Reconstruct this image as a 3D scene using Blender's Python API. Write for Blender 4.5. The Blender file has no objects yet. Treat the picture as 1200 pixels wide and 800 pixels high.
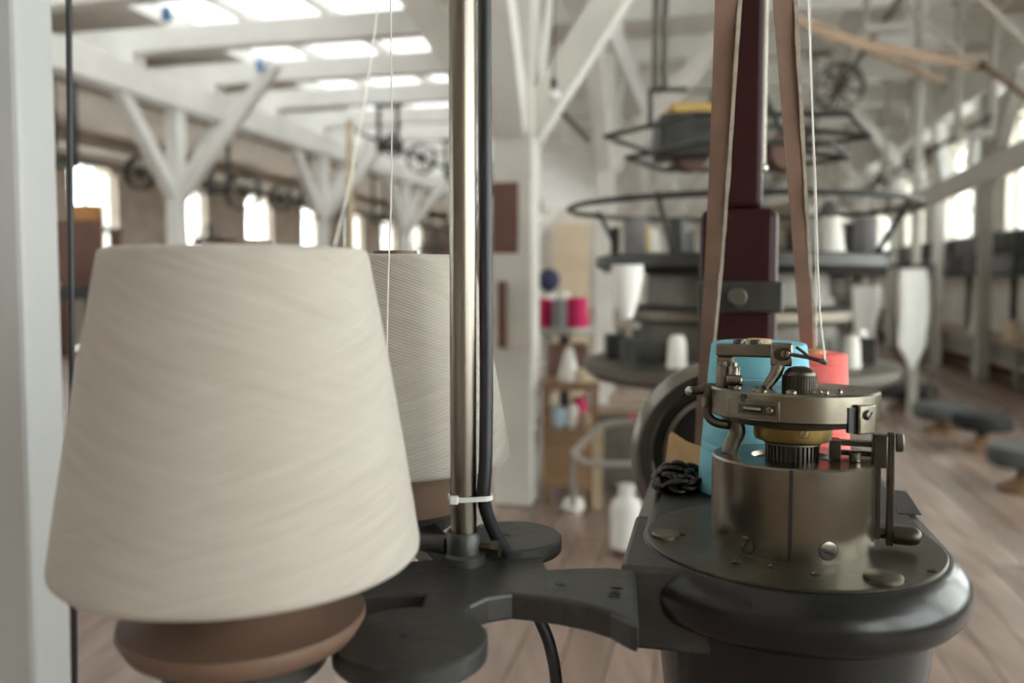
import bpy, bmesh, math, random
from mathutils import Vector, Matrix

random.seed(7)
PI = math.pi
# ------------------------------------------------------------------ camera
H = 1.15
PITCH = math.atan(0.055)
cp, sp = math.cos(PITCH), math.sin(PITCH)
scene = bpy.context.scene
cam_data = bpy.data.cameras.new('camera')
cam = bpy.data.objects.new('camera', cam_data)
scene.collection.objects.link(cam)
cam.location = (0, 0, H)
cam.rotation_euler = (PI / 2 - PITCH, 0, 0)
cam_data.sensor_width = 36
cam_data.lens = 30
cam_data.shift_y = -20 / 1200
cam_data.clip_start = 0.02
cam_data.dof.use_dof = True
cam_data.dof.focus_distance = 0.67
cam_data.dof.aperture_fstop = 3.9
cam_data.dof.aperture_blades = 0
scene.camera = cam

# ------------------------------------------------------------------ sky and exposure
world = bpy.data.worlds.new('overcast_sky')
scene.world = world
world.use_nodes = True
wn = world.node_tree.nodes
wn['Background'].inputs[0].default_value = (1.0, 0.995, 0.98, 1)
wn['Background'].inputs[1].default_value = 5.0
scene.view_settings.view_transform = 'Standard'
scene.view_settings.look = 'None'
scene.view_settings.exposure = 0.88
scene.view_settings.gamma = 1.0
scene.view_settings.use_curve_mapping = False
scene.cycles.use_denoising = True
scene.cycles.max_bounces = 12
scene.cycles.diffuse_bounces = 6
scene.cycles.transparent_max_bounces = 12
scene.cycles.sample_clamp_indirect = 6.0

ROOMA = math.atan(0.23)
ROOM = Matrix.Rotation(-ROOMA, 4, 'Z')


def skylight_lamp(name, v, u, z, sv, su, power, rot=(0, 0, 0)):
    """daylight entering an opening: an area lamp lying just outside the glass"""
    l = bpy.data.lights.new(name, 'AREA')
    l.shape = 'RECTANGLE'
    l.size, l.size_y = sv, su
    l.energy = power
    l.color = (0.95, 0.98, 1.0)
    o = bpy.data.objects.new(name, l)
    scene.collection.objects.link(o)
    o.matrix_world = ROOM @ Matrix.Translation((v, u, z)) @ (Matrix.Rotation(rot[1], 4, 'Y'))
    return o


# ------------------------------------------------------------------ pixel / room helpers
def ray(px, py):
    x = (px - 600) / 1000
    y = -(py - 380) / 1000
    return Vector((x, cp + y * sp, -sp + y * cp))


def P(px, py, d):
    """point of the place seen at a photograph pixel, d metres deep"""
    return Vector((0, 0, H)) + ray(px, py) * d


def G(px, py, z):
    r = ray(px, py)
    return Vector((0, 0, H)) + r * ((z - H) / r.z)


def RV(v, u, z):
    return ROOM @ Vector((v, u, z))


# ------------------------------------------------------------------ materials
MATS = {}


def mat(name, col, rough=0.6, metal=0.0, var=0.12, vscale=8.0, bump=0.0, bscale=60.0, spec=0.5, dust=None, stretch=None):
    m = bpy.data.materials.new(name)
    m.use_nodes = True
    nt = m.node_tree
    b = nt.nodes['Principled BSDF']
    b.inputs['Roughness'].default_value = rough
    b.inputs['Metallic'].default_value = metal
    b.inputs['Specular IOR Level'].default_value = spec
    tc = nt.nodes.new('ShaderNodeTexCoord')
    mp = nt.nodes.new('ShaderNodeMapping')
    nt.links.new(tc.outputs['Object'], mp.inputs['Vector'])
    if stretch:
        mp.inputs['Scale'].default_value = stretch
    n = nt.nodes.new('ShaderNodeTexNoise')
    n.inputs['Scale'].default_value = vscale
    n.inputs['Detail'].default_value = 5
    nt.links.new(mp.outputs[0], n.inputs['Vector'])
    r = nt.nodes.new('ShaderNodeValToRGB')
    lo = [max(0, c * (1 - var)) for c in col]
    hi = [min(1, c * (1 + var)) for c in col]
    r.color_ramp.elements[0].position = 0.3
    r.color_ramp.elements[1].position = 0.7
    r.color_ramp.elements[0].color = (*lo, 1)
    r.color_ramp.elements[1].color = (*hi, 1)
    nt.links.new(n.outputs['Fac'], r.inputs['Fac'])
    out = r.outputs['Color']
    if dust:
        n2 = nt.nodes.new('ShaderNodeTexNoise')
        n2.inputs['Scale'].default_value = 45
        n2.inputs['Detail'].default_value = 8
        n2.inputs['Roughness'].default_value = 0.75
        nt.links.new(tc.outputs['Object'], n2.inputs['Vector'])
        r2 = nt.nodes.new('ShaderNodeValToRGB')
        r2.color_ramp.elements[0].position = 0.52
        r2.color_ramp.elements[1].position = 0.75
        r2.color_ramp.elements[0].color = (0, 0, 0, 1)
        r2.color_ramp.elements[1].color = (0.6, 0.6, 0.6, 1)
        nt.links.new(n2.outputs['Fac'], r2.inputs['Fac'])
        mx = nt.nodes.new('ShaderNodeMix')
        mx.data_type = 'RGBA'
        nt.links.new(r2.outputs['Color'], mx.inputs[0])
        nt.links.new(out, mx.inputs[6])
        mx.inputs[7].default_value = (*dust, 1)
        out = mx.outputs[2]
    nt.links.new(out, b.inputs['Base Color'])
    if bump > 0:
        n3 = nt.nodes.new('ShaderNodeTexNoise')
        n3.inputs['Scale'].default_value = bscale
        n3.inputs['Detail'].default_value = 4
        nt.links.new(mp.outputs[0], n3.inputs['Vector'])
        bp = nt.nodes.new('ShaderNodeBump')
        bp.inputs['Strength'].default_value = bump
        bp.inputs['Distance'].default_value = 0.002
        nt.links.new(n3.outputs['Fac'], bp.inputs['Height'])
        nt.links.new(bp.outputs[0], b.inputs['Normal'])
    MATS[name] = m
    return m


def yarn_mat(name, col, col2, turns, bump=0.35, mottling=0.08):
    """cross-wound yarn: two families of steep helices round the local z axis"""
    m = bpy.data.materials.new(name)
    m.use_nodes = True
    nt = m.node_tree
    b = nt.nodes['Principled BSDF']
    b.inputs['Roughness'].default_value = 0.95
    b.inputs['Specular IOR Level'].default_value = 0.15
    b.inputs['Sheen Weight'].default_value = 0.25
    tc = nt.nodes.new('ShaderNodeTexCoord')
    sep = nt.nodes.new('ShaderNodeSeparateXYZ')
    nt.links.new(tc.outputs['Object'], sep.inputs[0])

    def math_(op, a, bb=None):
        n = nt.nodes.new('ShaderNodeMath')
        n.operation = op
        for i, x in enumerate((a, bb)):
            if x is None:
                continue
            if isinstance(x, (int, float)):
                n.inputs[i].default_value = x
            else:
                nt.links.new(x, n.inputs[i])
        return n.outputs[0]
    ang = math_('ARCTAN2', sep.outputs[0], math_('MULTIPLY', sep.outputs[1], -1.0))
    nz = nt.nodes.new('ShaderNodeTexNoise')
    nz.inputs['Scale'].default_value = 22
    nz.inputs['Detail'].default_value = 3
    nt.links.new(tc.outputs['Object'], nz.inputs['Vector'])
    zz = math_('MULTIPLY', sep.outputs[2], turns)
    zz = math_('ADD', zz, math_('MULTIPLY', nz.outputs['Fac'], 5.0))
    ph1 = math_('ADD', zz, math_('MULTIPLY', ang, turns * 0.027))
    ph2 = math_('ADD', math_('MULTIPLY', zz, 0.83), math_('MULTIPLY', ang, -turns * 0.022))
    s1 = math_('SINE', ph1)
    s2 = math_('SINE', ph2)
    # broad zones where one or the other family lies on top
    nb = nt.nodes.new('ShaderNodeTexNoise')
    nb.inputs['Scale'].default_value = 9
    nb.inputs['Detail'].default_value = 1
    nt.links.new(tc.outputs['Object'], nb.inputs['Vector'])
    rr = nt.nodes.new('ShaderNodeValToRGB')
    rr.color_ramp.elements[0].position = 0.4
    rr.color_ramp.elements[1].position = 0.6
    nt.links.new(nb.outputs['Fac'], rr.inputs['Fac'])
    mixf = nt.nodes.new('ShaderNodeMix')
    nt.links.new(rr.outputs['Color'], mixf.inputs[0])
    nt.links.new(s1, mixf.inputs[2])
    nt.links.new(s2, mixf.inputs[3])
    hgt = math_('MULTIPLY', math_('ADD', mixf.outputs[0], 1.0), 0.5)
    n4 = nt.nodes.new('ShaderNodeTexNoise')
    n4.inputs['Scale'].default_value = 260
    nt.links.new(tc.outputs['Object'], n4.inputs['Vector'])
    hsum = math_('ADD', hgt, math_('MULTIPLY', n4.outputs['Fac'], 0.6))
    bp = nt.nodes.new('ShaderNodeBump')
    bp.inputs['Strength'].default_value = bump
    bp.inputs['Distance'].default_value = 0.0012
    nt.links.new(hsum, bp.inputs['Height'])
    nt.links.new(bp.outputs[0], b.inputs['Normal'])
    strk = []
    for sg, k_ in ((0.026, 1.0), (-0.022, 1.3)):
        cx = nt.nodes.new('ShaderNodeCombineXYZ')
        nt.links.new(math_('MULTIPLY', math_('ADD', sep.outputs[2], math_('MULTIPLY', ang, sg)), 170.0 * k_), cx.inputs[0])
        nt.links.new(math_('MULTIPLY', ang, 1.4), cx.inputs[1])
        ns = nt.nodes.new('ShaderNodeTexNoise')
        ns.inputs['Scale'].default_value = 1.0
        ns.inputs['Detail'].default_value = 4
        ns.inputs['Roughness'].default_value = 0.65
        nt.links.new(cx.outputs[0], ns.inputs['Vector'])
        strk.append(ns.outputs['Fac'])
    sm = nt.nodes.new('ShaderNodeMix')
    nt.links.new(rr.outputs['Color'], sm.inputs[0])
    nt.links.new(strk[0], sm.inputs[2])
    nt.links.new(strk[1], sm.inputs[3])
    st = nt.nodes.new('ShaderNodeMapRange')
    st.inputs[1].default_value = 0.32
    st.inputs[2].default_value = 0.68
    nt.links.new(sm.outputs[0], st.inputs[0])
    mc = nt.nodes.new('ShaderNodeMix')
    mc.data_type = 'RGBA'
    nt.links.new(math_('ADD', math_('MULTIPLY', hgt, 0.3), math_('MULTIPLY', st.outputs[0], 0.7)), mc.inputs[0])
    mc.inputs[6].default_value = (*col2, 1)
    mc.inputs[7].default_value = (*col, 1)
    nt.links.new(mc.outputs[2], b.inputs['Base Color'])
    MATS[name] = m
    return m


def glass_mat(key, tint):
    m = bpy.data.materials.new(key)
    m.use_nodes = True
    nt = m.node_tree
    nt.nodes.clear()
    o = nt.nodes.new('ShaderNodeOutputMaterial')
    t = nt.nodes.new('ShaderNodeBsdfTransparent')
    t.inputs[0].default_value = (*tint, 1)
    g = nt.nodes.new('ShaderNodeBsdfGlossy')
    g.inputs['Roughness'].default_value = 0.05
    mx = nt.nodes.new('ShaderNodeMixShader')
    mx.inputs[0].default_value = 0.06
    nt.links.new(t.outputs[0], mx.inputs[1])
    nt.links.new(g.outputs[0], mx.inputs[2])
    nt.links.new(mx.outputs[0], o.inputs[0])
    MATS[key] = m
    return m


glass_mat('glass', (0.93, 0.96, 0.95))
glass_mat('roof_glass', (0.50, 0.505, 0.50))
glass_mat('dimming_glass', (0.12, 0.12, 0.115))  # tint only weakens the daylight from the added roof light
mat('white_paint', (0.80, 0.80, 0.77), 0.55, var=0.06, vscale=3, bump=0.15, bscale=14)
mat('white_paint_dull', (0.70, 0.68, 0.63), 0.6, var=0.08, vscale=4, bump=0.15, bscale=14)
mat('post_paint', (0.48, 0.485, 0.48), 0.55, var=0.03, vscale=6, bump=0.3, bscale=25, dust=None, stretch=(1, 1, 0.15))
mat('ceiling_board', (0.82, 0.79, 0.73), 0.7, var=0.08, vscale=2, stretch=(6, 1, 1))
mat('aisle_board', (0.50, 0.43, 0.36), 0.7, var=0.2, vscale=2, stretch=(6, 1, 1))
mat('wall_brown', (0.42, 0.36, 0.30), 0.8, var=0.15, vscale=3)
mat('wall_beige', (0.66, 0.61, 0.53), 0.8, var=0.1, vscale=3)
mat('floor_sub', (0.12, 0.09, 0.07), 0.7)
mat('floor_wood', (0.27, 0.195, 0.16), 0.27, var=0.22, vscale=3, bump=0.2, bscale=20, stretch=(6, 0.6, 6))
mat('floor_wood_b', (0.22, 0.155, 0.125), 0.32, var=0.25, vscale=3, bump=0.2, bscale=20, stretch=(6, 0.6, 6))
mat('floor_wood_c', (0.30, 0.22, 0.18), 0.27, var=0.2, vscale=3, bump=0.2, bscale=20, stretch=(6, 0.6, 6))
mat('cast_iron', (0.024, 0.024, 0.023), 0.42, metal=0.0, var=0.25, vscale=30, bump=0.25, bscale=90, spec=0.6, dust=(0.085, 0.08, 0.07))
mat('cast_iron_gloss', (0.010, 0.010, 0.011), 0.26, metal=0.0, var=0.2, vscale=30, bump=0.2, bscale=45, spec=0.42)
mat('dark_iron', (0.05, 0.05, 0.046), 0.45, metal=0.4, var=0.25, vscale=12)
mat('grey_iron', (0.115, 0.103, 0.085), 0.45, metal=0.4, var=0.2, vscale=12)
mat('steel', (0.22, 0.195, 0.155), 0.24, metal=1.0, var=0.10, vscale=40, bump=0.015, bscale=500)
_n = MATS['steel'].node_tree
_t = _n.nodes.new('ShaderNodeTangent')
_t.direction_type = 'RADIAL'
_t.axis = 'Z'
_b = _n.nodes['Principled BSDF']
_b.inputs['Anisotropic'].default_value = 0.7
_n.links.new(_t.outputs[0], _b.inputs['Tangent'])
mat('steel_dull', (0.175, 0.155, 0.122), 0.42, metal=0.95, var=0.2, vscale=60, bump=0.12, bscale=250)
mat('steel_dark', (0.085, 0.075, 0.06), 0.38, metal=0.9, var=0.25, vscale=60, bump=0.15, bscale=200)
mat('steel_bright', (0.62, 0.60, 0.56), 0.22, metal=1.0, var=0.1, vscale=80)
mat('rod_steel', (0.26, 0.23, 0.195), 0.3, metal=1.0, var=0.15, vscale=60, stretch=(1, 1, 0.06))
mat('plate_steel', (0.075, 0.068, 0.05), 0.30, metal=0.7, var=0.18, vscale=25, bump=0.06, bscale=200, dust=(0.2, 0.19, 0.16))
mat('brass', (0.30, 0.21, 0.075), 0.4, metal=1.0, var=0.15, vscale=50)
mat('wheel_iron', (0.20, 0.185, 0.16), 0.27, metal=0.9, var=0.25, vscale=14)
mat('maroon', (0.030, 0.005, 0.006), 0.45, var=0.2, vscale=8, spec=0.25)
mat('maroon_light', (0.06, 0.015, 0.02), 0.4, var=0.2, vscale=8)
mat('leather', (0.25, 0.155, 0.115), 0.7, var=0.14, vscale=30, bump=0.2, bscale=150)
mat('leather_edge', (0.44, 0.39, 0.32), 0.9, var=0.2, vscale=90, bump=0.6, bscale=300)
mat('belt_brown', (0.23, 0.15, 0.095), 0.7, var=0.1)
mat('belt_grey', (0.25, 0.21, 0.18), 0.7, var=0.1)
mat('black_rubber', (0.014, 0.014, 0.017), 0.45, var=0.1)
mat('black_chain', (0.06, 0.054, 0.05), 0.28, metal=0.9, var=0.2)
mat('blue_yarn', (0.17, 0.45, 0.55), 0.75, var=0.06, vscale=6, bump=0.2, bscale=120)
mat('blue_groove', (0.06, 0.30, 0.38), 0.8)
mat('red_yarn', (0.85, 0.16, 0.14), 0.75, var=0.06, bump=0.2, bscale=120)
mat('tan_card', (0.58, 0.36, 0.18), 0.8, var=0.08, vscale=20)
mat('holder_wood', (0.14, 0.085, 0.058), 0.5, var=0.2, vscale=10)
mat('plastic_white', (0.75, 0.74, 0.71), 0.4, var=0.04)
mat('nylon', (0.72, 0.72, 0.70), 0.35, var=0.05)
mat('crate_wood', (0.25, 0.15, 0.08), 0.65, var=0.15, vscale=5, stretch=(1, 1, 6))
mat('pale_wood', (0.62, 0.50, 0.35), 0.65, var=0.12, vscale=5)
mat('magenta_yarn', (0.60, 0.02, 0.12), 0.8, var=0.1)
mat('grey_yarn', (0.22, 0.21, 0.22), 0.8, var=0.1)
mat('navy_yarn', (0.03, 0.035, 0.09), 0.8, var=0.1)
mat('pale_blue_yarn', (0.42, 0.52, 0.60), 0.8, var=0.1)
mat('orange_box', (0.48, 0.22, 0.07), 0.7, var=0.15)
mat('ochre', (0.55, 0.36, 0.10), 0.6, var=0.12)
mat('white_cloth', (0.90, 0.90, 0.87), 0.9, var=0.04, bump=0.3, bscale=80)
mat('white_yarn_far', (0.80, 0.78, 0.73), 0.9, var=0.05)
mat('seat_black', (0.022, 0.022, 0.023), 0.7, var=0.15, spec=0.25)
mat('seat_grey', (0.085, 0.092, 0.09), 0.7, var=0.15, spec=0.25)
mat('bench_top', (0.36, 0.27, 0.20), 0.45, var=0.15)
mat('bench_green', (0.20, 0.20, 0.165), 0.6, var=0.15)
mat('brown_board', (0.16, 0.08, 0.06), 0.6, var=0.12)
mat('insulator_blue', (0.12, 0.25, 0.55), 0.3, var=0.05)
mat('rail_grey', (0.40, 0.38, 0.34), 0.6, var=0.08)
mat('bulb_glass', (0.85, 0.88, 0.86), 0.08, var=0.02, spec=1.0)
mat('thread', (0.86, 0.84, 0.78), 0.9, var=0.03)
yarn_mat('white_yarn', (0.495, 0.455, 0.405), (0.385, 0.345, 0.295), 2600, bump=0.25)


# ------------------------------------------------------------------ mesh helpers
def new():
    return bmesh.new()


def box(bm, c, s, rz=0.0, M=None):
    g = bmesh.ops.create_cube(bm, size=1.0)
    T = (M or Matrix.Identity(4)) @ Matrix.Translation(c) @ Matrix.Rotation(rz, 4, 'Z') @ Matrix.Diagonal((*s, 1))
    bmesh.ops.transform(bm, matrix=T, verts=g['verts'])
    return g['verts']


def beam(bm, a, b, w, h, up=Vector((0, 0, 1))):
    """square timber between two points: w sideways, h upright"""
    a, b = Vector(a), Vector(b)
    d = (b - a)
    L = d.length
    d.normalize()
    if abs(d.dot(up)) > 0.98:
        up = Vector((0, 1, 0))
    x = d.cross(up).normalized()
    z = x.cross(d).normalized()
    M = Matrix(((x.x, d.x, z.x, 0), (x.y, d.y, z.y, 0), (x.z, d.z, z.z, 0), (0, 0, 0, 1)))
    T = Matrix.Translation((a + b) / 2) @ M @ Matrix.Diagonal((w, L, h, 1))
    g = bmesh.ops.create_cube(bm, size=1.0)
    bmesh.ops.transform(bm, matrix=T, verts=g['verts'])


def axis_matrix(a, b):
    a, b = Vector(a), Vector(b)
    d = (b - a).normalized()
    q = Vector((0, 0, 1)).rotation_difference(d)
    return Matrix.Translation(a) @ q.to_matrix().to_4x4()


def lathe(bm, prof, seg=32, M=None, cap0=True, cap1=True):
    """revolve (r, z) pairs round z, then place with M"""
    M = M or Matrix.Identity(4)
    rings = []
    for r, z in prof:
        if r < 1e-6:
            rings.append([bm.verts.new(M @ Vector((0, 0, z)))])
        else:
            rings.append([bm.verts.new(M @ Vector((r * math.cos(2 * PI * i / seg), r * math.sin(2 * PI * i / seg), z))) for i in range(seg)])
    for A, B in zip(rings[:-1], rings[1:]):
        if len(A) == 1 and len(B) == 1:
            continue
        for i in range(seg):
            j = (i + 1) % seg
            if len(A) == 1:
                bm.faces.new((A[0], B[j], B[i])) if False else bm.faces.new((A[0], B[i], B[j]))
            elif len(B) == 1:
                bm.faces.new((A[i], A[j], B[0]))
            else:
                bm.faces.new((A[i], A[j], B[j], B[i]))
    if cap0 and len(rings[0]) > 1:
        bm.faces.new(list(reversed(rings[0])))
    if cap1 and len(rings[-1]) > 1:
        bm.faces.new(rings[-1])


def cyl(bm, a, b, r, r2=None, seg=20, bev=0.0):
    a, b = Vector(a), Vector(b)
    L = (b - a).length
    r2 = r if r2 is None else r2
    if bev > 0:
        prof = [(r - bev, 0), (r, bev), (r2, L - bev), (r2 - bev, L)]
    else:
        prof = [(r, 0), (r2, L)]
    lathe(bm, prof, seg, axis_matrix(a, b))


def tube(bm, pts, r, seg=10, r2=None):
    pts = [Vector(p) for p in pts]
    n = len(pts)
    rings = []
    x = None
    for i, p in enumerate(pts):
        t = (pts[min(i + 1, n - 1)] - pts[max(i - 1, 0)]).normalized()
        if x is None:
            x = t.orthogonal().normalized()
        x = (x - t * x.dot(t)).normalized()
        y = t.cross(x)
        rr = r if r2 is None else r + (r2 - r) * i / (n - 1)
        rings.append([bm.verts.new(p + (x * math.cos(2 * PI * k / seg) + y * math.sin(2 * PI * k / seg)) * rr) for k in range(seg)])
    for A, B in zip(rings[:-1], rings[1:]):
        for k in range(seg):
            bm.faces.new((A[k], A[(k + 1) % seg], B[(k + 1) % seg], B[k]))
    bm.faces.new(list(reversed(rings[0])))
    bm.faces.new(rings[-1])


def smooth_path(pts, n=8):
    """Catmull-Rom through the points"""
    pts = [Vector(p) for p in pts]
    Q = [pts[0] * 2 - pts[1]] + pts + [pts[-1] * 2 - pts[-2]]
    out = []
    for i in range(1, len(Q) - 2):
        for k in range(n):
            t = k / n
            a, b, c, d = Q[i - 1], Q[i], Q[i + 1], Q[i + 2]
            out.append(0.5 * ((2 * b) + (c - a) * t + (2 * a - 5 * b + 4 * c - d) * t * t + (3 * b - a - 3 * c + d) * t ** 3))
    out.append(pts[-1])
    return out


def torus(bm, M, R, r, seg=24, rs=8, sx=1.0):
    vs = []
    for i in range(seg):
        a = 2 * PI * i / seg
        vs.append([bm.verts.new(M @ Vector(((R + r * math.cos(2 * PI * k / rs)) * math.cos(a) * sx, (R + r * math.cos(2 * PI * k / rs)) * math.sin(a), r * math.sin(2 * PI * k / rs)))) for k in range(rs)])
    for i in range(seg):
        A, B = vs[i], vs[(i + 1) % seg]
        for k in range(rs):
            bm.faces.new((A[k], B[k], B[(k + 1) % rs], A[(k + 1) % rs]))


def prism(bm, poly, z0, z1, M=None, bev=0.0):
    """extrude a counter-clockwise outline from z0 up to z1"""
    M = M or Matrix.Identity(4)
    lo = [bm.verts.new(M @ Vector((p[0], p[1], z0))) for p in poly]
    hi = [bm.verts.new(M @ Vector((p[0], p[1], z1))) for p in poly]
    n = len(poly)
    for i in range(n):
        j = (i + 1) % n
        bm.faces.new((lo[i], lo[j], hi[j], hi[i]))
    bm.faces.new(list(reversed(lo)))
    f = bm.faces.new(hi)
    return f


def strap(bm, pts, wid, th):
    """flat belt: pts = centre points, wid = half-width vectors, th = thickness"""
    rings = []
    n = len(pts)
    for i, (p, w) in enumerate(zip(pts, wid)):
        t = (pts[min(i + 1, n - 1)] - pts[max(i - 1, 0)]).normalized()
        nn = t.cross(w).normalized() * (th / 2)
        rings.append([bm.verts.new(p + w + nn), bm.verts.new(p - w + nn), bm.verts.new(p - w - nn), bm.verts.new(p + w - nn)])
    for A, B in zip(rings[:-1], rings[1:]):
        for k in range(4):
            bm.faces.new((A[k], A[(k + 1) % 4], B[(k + 1) % 4], B[k]))
    bm.faces.new(list(reversed(rings[0])))
    bm.faces.new(rings[-1])


def root_of(o):
    while o.parent:
        o = o.parent
    return o


def obj(name, bm, m, parent=None, smooth=40, origin=None, bevel=0.0):
    """link the bmesh as ONE mesh object; built in world space, moved into its root's frame"""
    bmesh.ops.recalc_face_normals(bm, faces=bm.faces[:])
    if parent is not None:
        bm.transform(root_of(parent).matrix_basis.inverted())
    elif origin is not None:
        bm.transform(Matrix.Translation(-Vector(origin)))
    me = bpy.data.meshes.new(name)
    if smooth:
        for f in bm.faces:
            f.smooth = True
        lim = math.radians(smooth)
        for e in bm.edges:
            if len(e.link_faces) == 2 and e.calc_face_angle(0) > lim:
                e.smooth = False
    bm.to_mesh(me)
    bm.free()
    me.materials.append(MATS[m] if isinstance(m, str) else m)
    o = bpy.data.objects.new(name, me)
    scene.collection.objects.link(o)
    if parent is not None:
        o.parent = parent
    elif origin is not None:
        o.location = origin
    if bevel > 0:
        md = o.modifiers.new('bevel', 'BEVEL')
        md.width = bevel
        md.segments = 2
        md.limit_method = 'ANGLE'
        md.angle_limit = math.radians(50)
    return o


def tag(o, label, cat, group=None):
    o['label'] = label
    o['category'] = cat
    if group:
        o['group'] = group
    return o


def thing(name, label, cat, loc=(0, 0, 0), rz=0.0, group=None):
    o = bpy.data.objects.new(name, None)
    scene.collection.objects.link(o)
    o.empty_display_size = 0.05
    o.matrix_basis = Matrix.Translation(loc) @ Matrix.Rotation(rz, 4, 'Z')
    return tag(o, label, cat, group)


def structure(o):
    o['kind'] = 'structure'
    return o


def copy_tree(o, parent=None):
    c = o.copy()
    scene.collection.objects.link(c)
    if parent is not None:
        c.parent = parent
    for ch in list(o.children):
        copy_tree(ch, c)
    return c


def place_copy(proto, loc, rz, label, group=None, scale=1.0):
    c = copy_tree(proto)
    c.matrix_basis = Matrix.Translation(loc) @ Matrix.Rotation(rz, 4, 'Z') @ Matrix.Scale(scale, 4)
    c['label'] = label
    if group:
        c['group'] = group
    return c


def rbox(bm, v0, v1, u0, u1, z0, z1):
    box(bm, ((v0 + v1) / 2, (u0 + u1) / 2, (z0 + z1) / 2), (v1 - v0, u1 - u0, z1 - z0), M=ROOM)


# ================================================================== THE HALL
VL, VR, U0, U1, ZC = -10.0, 3.6, -5.0, 33.0, 4.5

bm = new(); rbox(bm, VL, VR, U0, U1, -0.12, -0.026)
floor = structure(obj('floor', bm, 'floor_sub', smooth=0))
# boards: the near part one by one, the far and hidden part joined
PW = 0.14
row = 0
far = new()
v = -3.36
while v < VR - 0.02:
    off = random.uniform(-1.8, 0.0)
    cuts = [0.0, 4.6 + off, 8.6 + off, 13.0 + off]
    for k in range(3):
        b2 = new()
        dz = random.uniform(-0.0015, 0.0)
        rbox(b2, v + 0.002, v + PW - 0.002, cuts[k] + 0.002, cuts[k + 1] - 0.002, -0.026, dz)
        obj('plank', b2, random.choice(['floor_wood', 'floor_wood', 'floor_wood_b', 'floor_wood_c']), floor, smooth=0)
    rbox(far, v + 0.002, v + PW - 0.002, cuts[3], U1, -0.026, random.uniform(-0.0015, 0))
    rbox(far, v + 0.002, v + PW - 0.002, U0, 0.0, -0.026, random.uniform(-0.0015, 0))
    v += PW
v = -3.36 - PW
while v > VL:
    rbox(far, v + 0.002, v + PW - 0.002, U0, U1, -0.026, random.uniform(-0.0015, 0))
    v -= PW
o = obj('planks', far, 'floor_wood', floor, smooth=0)
o['kind'] = 'stuff'

# ceiling with a long roof light
SK0, SK1 = -7.0, -3.6
RL0, RL1, RLU = 0.3, 3.1, 7.6      # roof light added out of view to brighten the near bays
bm = new()
rbox(bm, SK1, RL0, U0, U1, ZC, ZC + 0.1)
rbox(bm, RL1, VR, U0, U1, ZC, ZC + 0.1)
rbox(bm, RL0, RL1, RLU, U1, ZC, ZC + 0.1)
rbox(bm, VL, SK0, U0, U1, ZC, ZC + 0.1)
ceiling = structure(obj('ceiling', bm, 'ceiling_board', smooth=0))
bm = new(); rbox(bm, VL, -7.9, U0, U1, 3.52, 3.58)
obj('aisle_ceiling', bm, 'aisle_board', ceiling, smooth=0)

sky_root = structure(obj('window_1', (lambda b: (rbox(b, SK0 - 0.02, SK0 + 0.06, U0, U1, ZC - 0.05, ZC + 0.16), rbox(b, SK1 - 0.06, SK1 + 0.02, U0, U1, ZC - 0.05, ZC + 0.16), b)[2])(new()), 'white_paint', smooth=0))
u = U0
while u < U1 - 0.1:
    b2 = new(); rbox(b2, SK0, SK1, u + 0.03, u + 1.97, ZC + 0.10, ZC + 0.112)
    obj('pane', b2, 'roof_glass', sky_root, smooth=0)
    b2 = new(); rbox(b2, SK0, SK1, u - 0.03, u + 0.03, ZC + 0.02, ZC + 0.14)
    obj('glazing_bar', b2, 'white_paint', sky_root, smooth=0)
    u += 2.0
for vv in (-5.9, -4.75):
    b2 = new(); rbox(b2, vv - 0.05, vv + 0.05, U0, U1, ZC - 0.03, ZC + 0.095)
    obj('purlin', b2, 'white_paint', sky_root, smooth=0)

added_roof = structure(obj('window_2', (lambda b: (rbox(b, RL0 - 0.02, RL0 + 0.05, U0, RLU, ZC - 0.05, ZC + 0.16), rbox(b, RL1 - 0.05, RL1 + 0.02, U0, RLU, ZC - 0.05, ZC + 0.16), b)[2])(new()), 'white_paint', smooth=0))  # unseen skylight, added to light the foreground from upper right
u = U0
while u < RLU - 0.3:
    b2 = new(); rbox(b2, RL0, RL1, u + 0.03, u + 1.77, ZC + 0.10, ZC + 0.112)
    obj('pane', b2, 'dimming_glass', added_roof, smooth=0)
    b2 = new(); rbox(b2, RL0, RL1, u - 0.03, u + 0.03, ZC + 0.02, ZC + 0.14)
    obj('glazing_bar', b2, 'white_paint', added_roof, smooth=0)
    u += 1.8
# walls with window openings
WN = [3]


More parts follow.
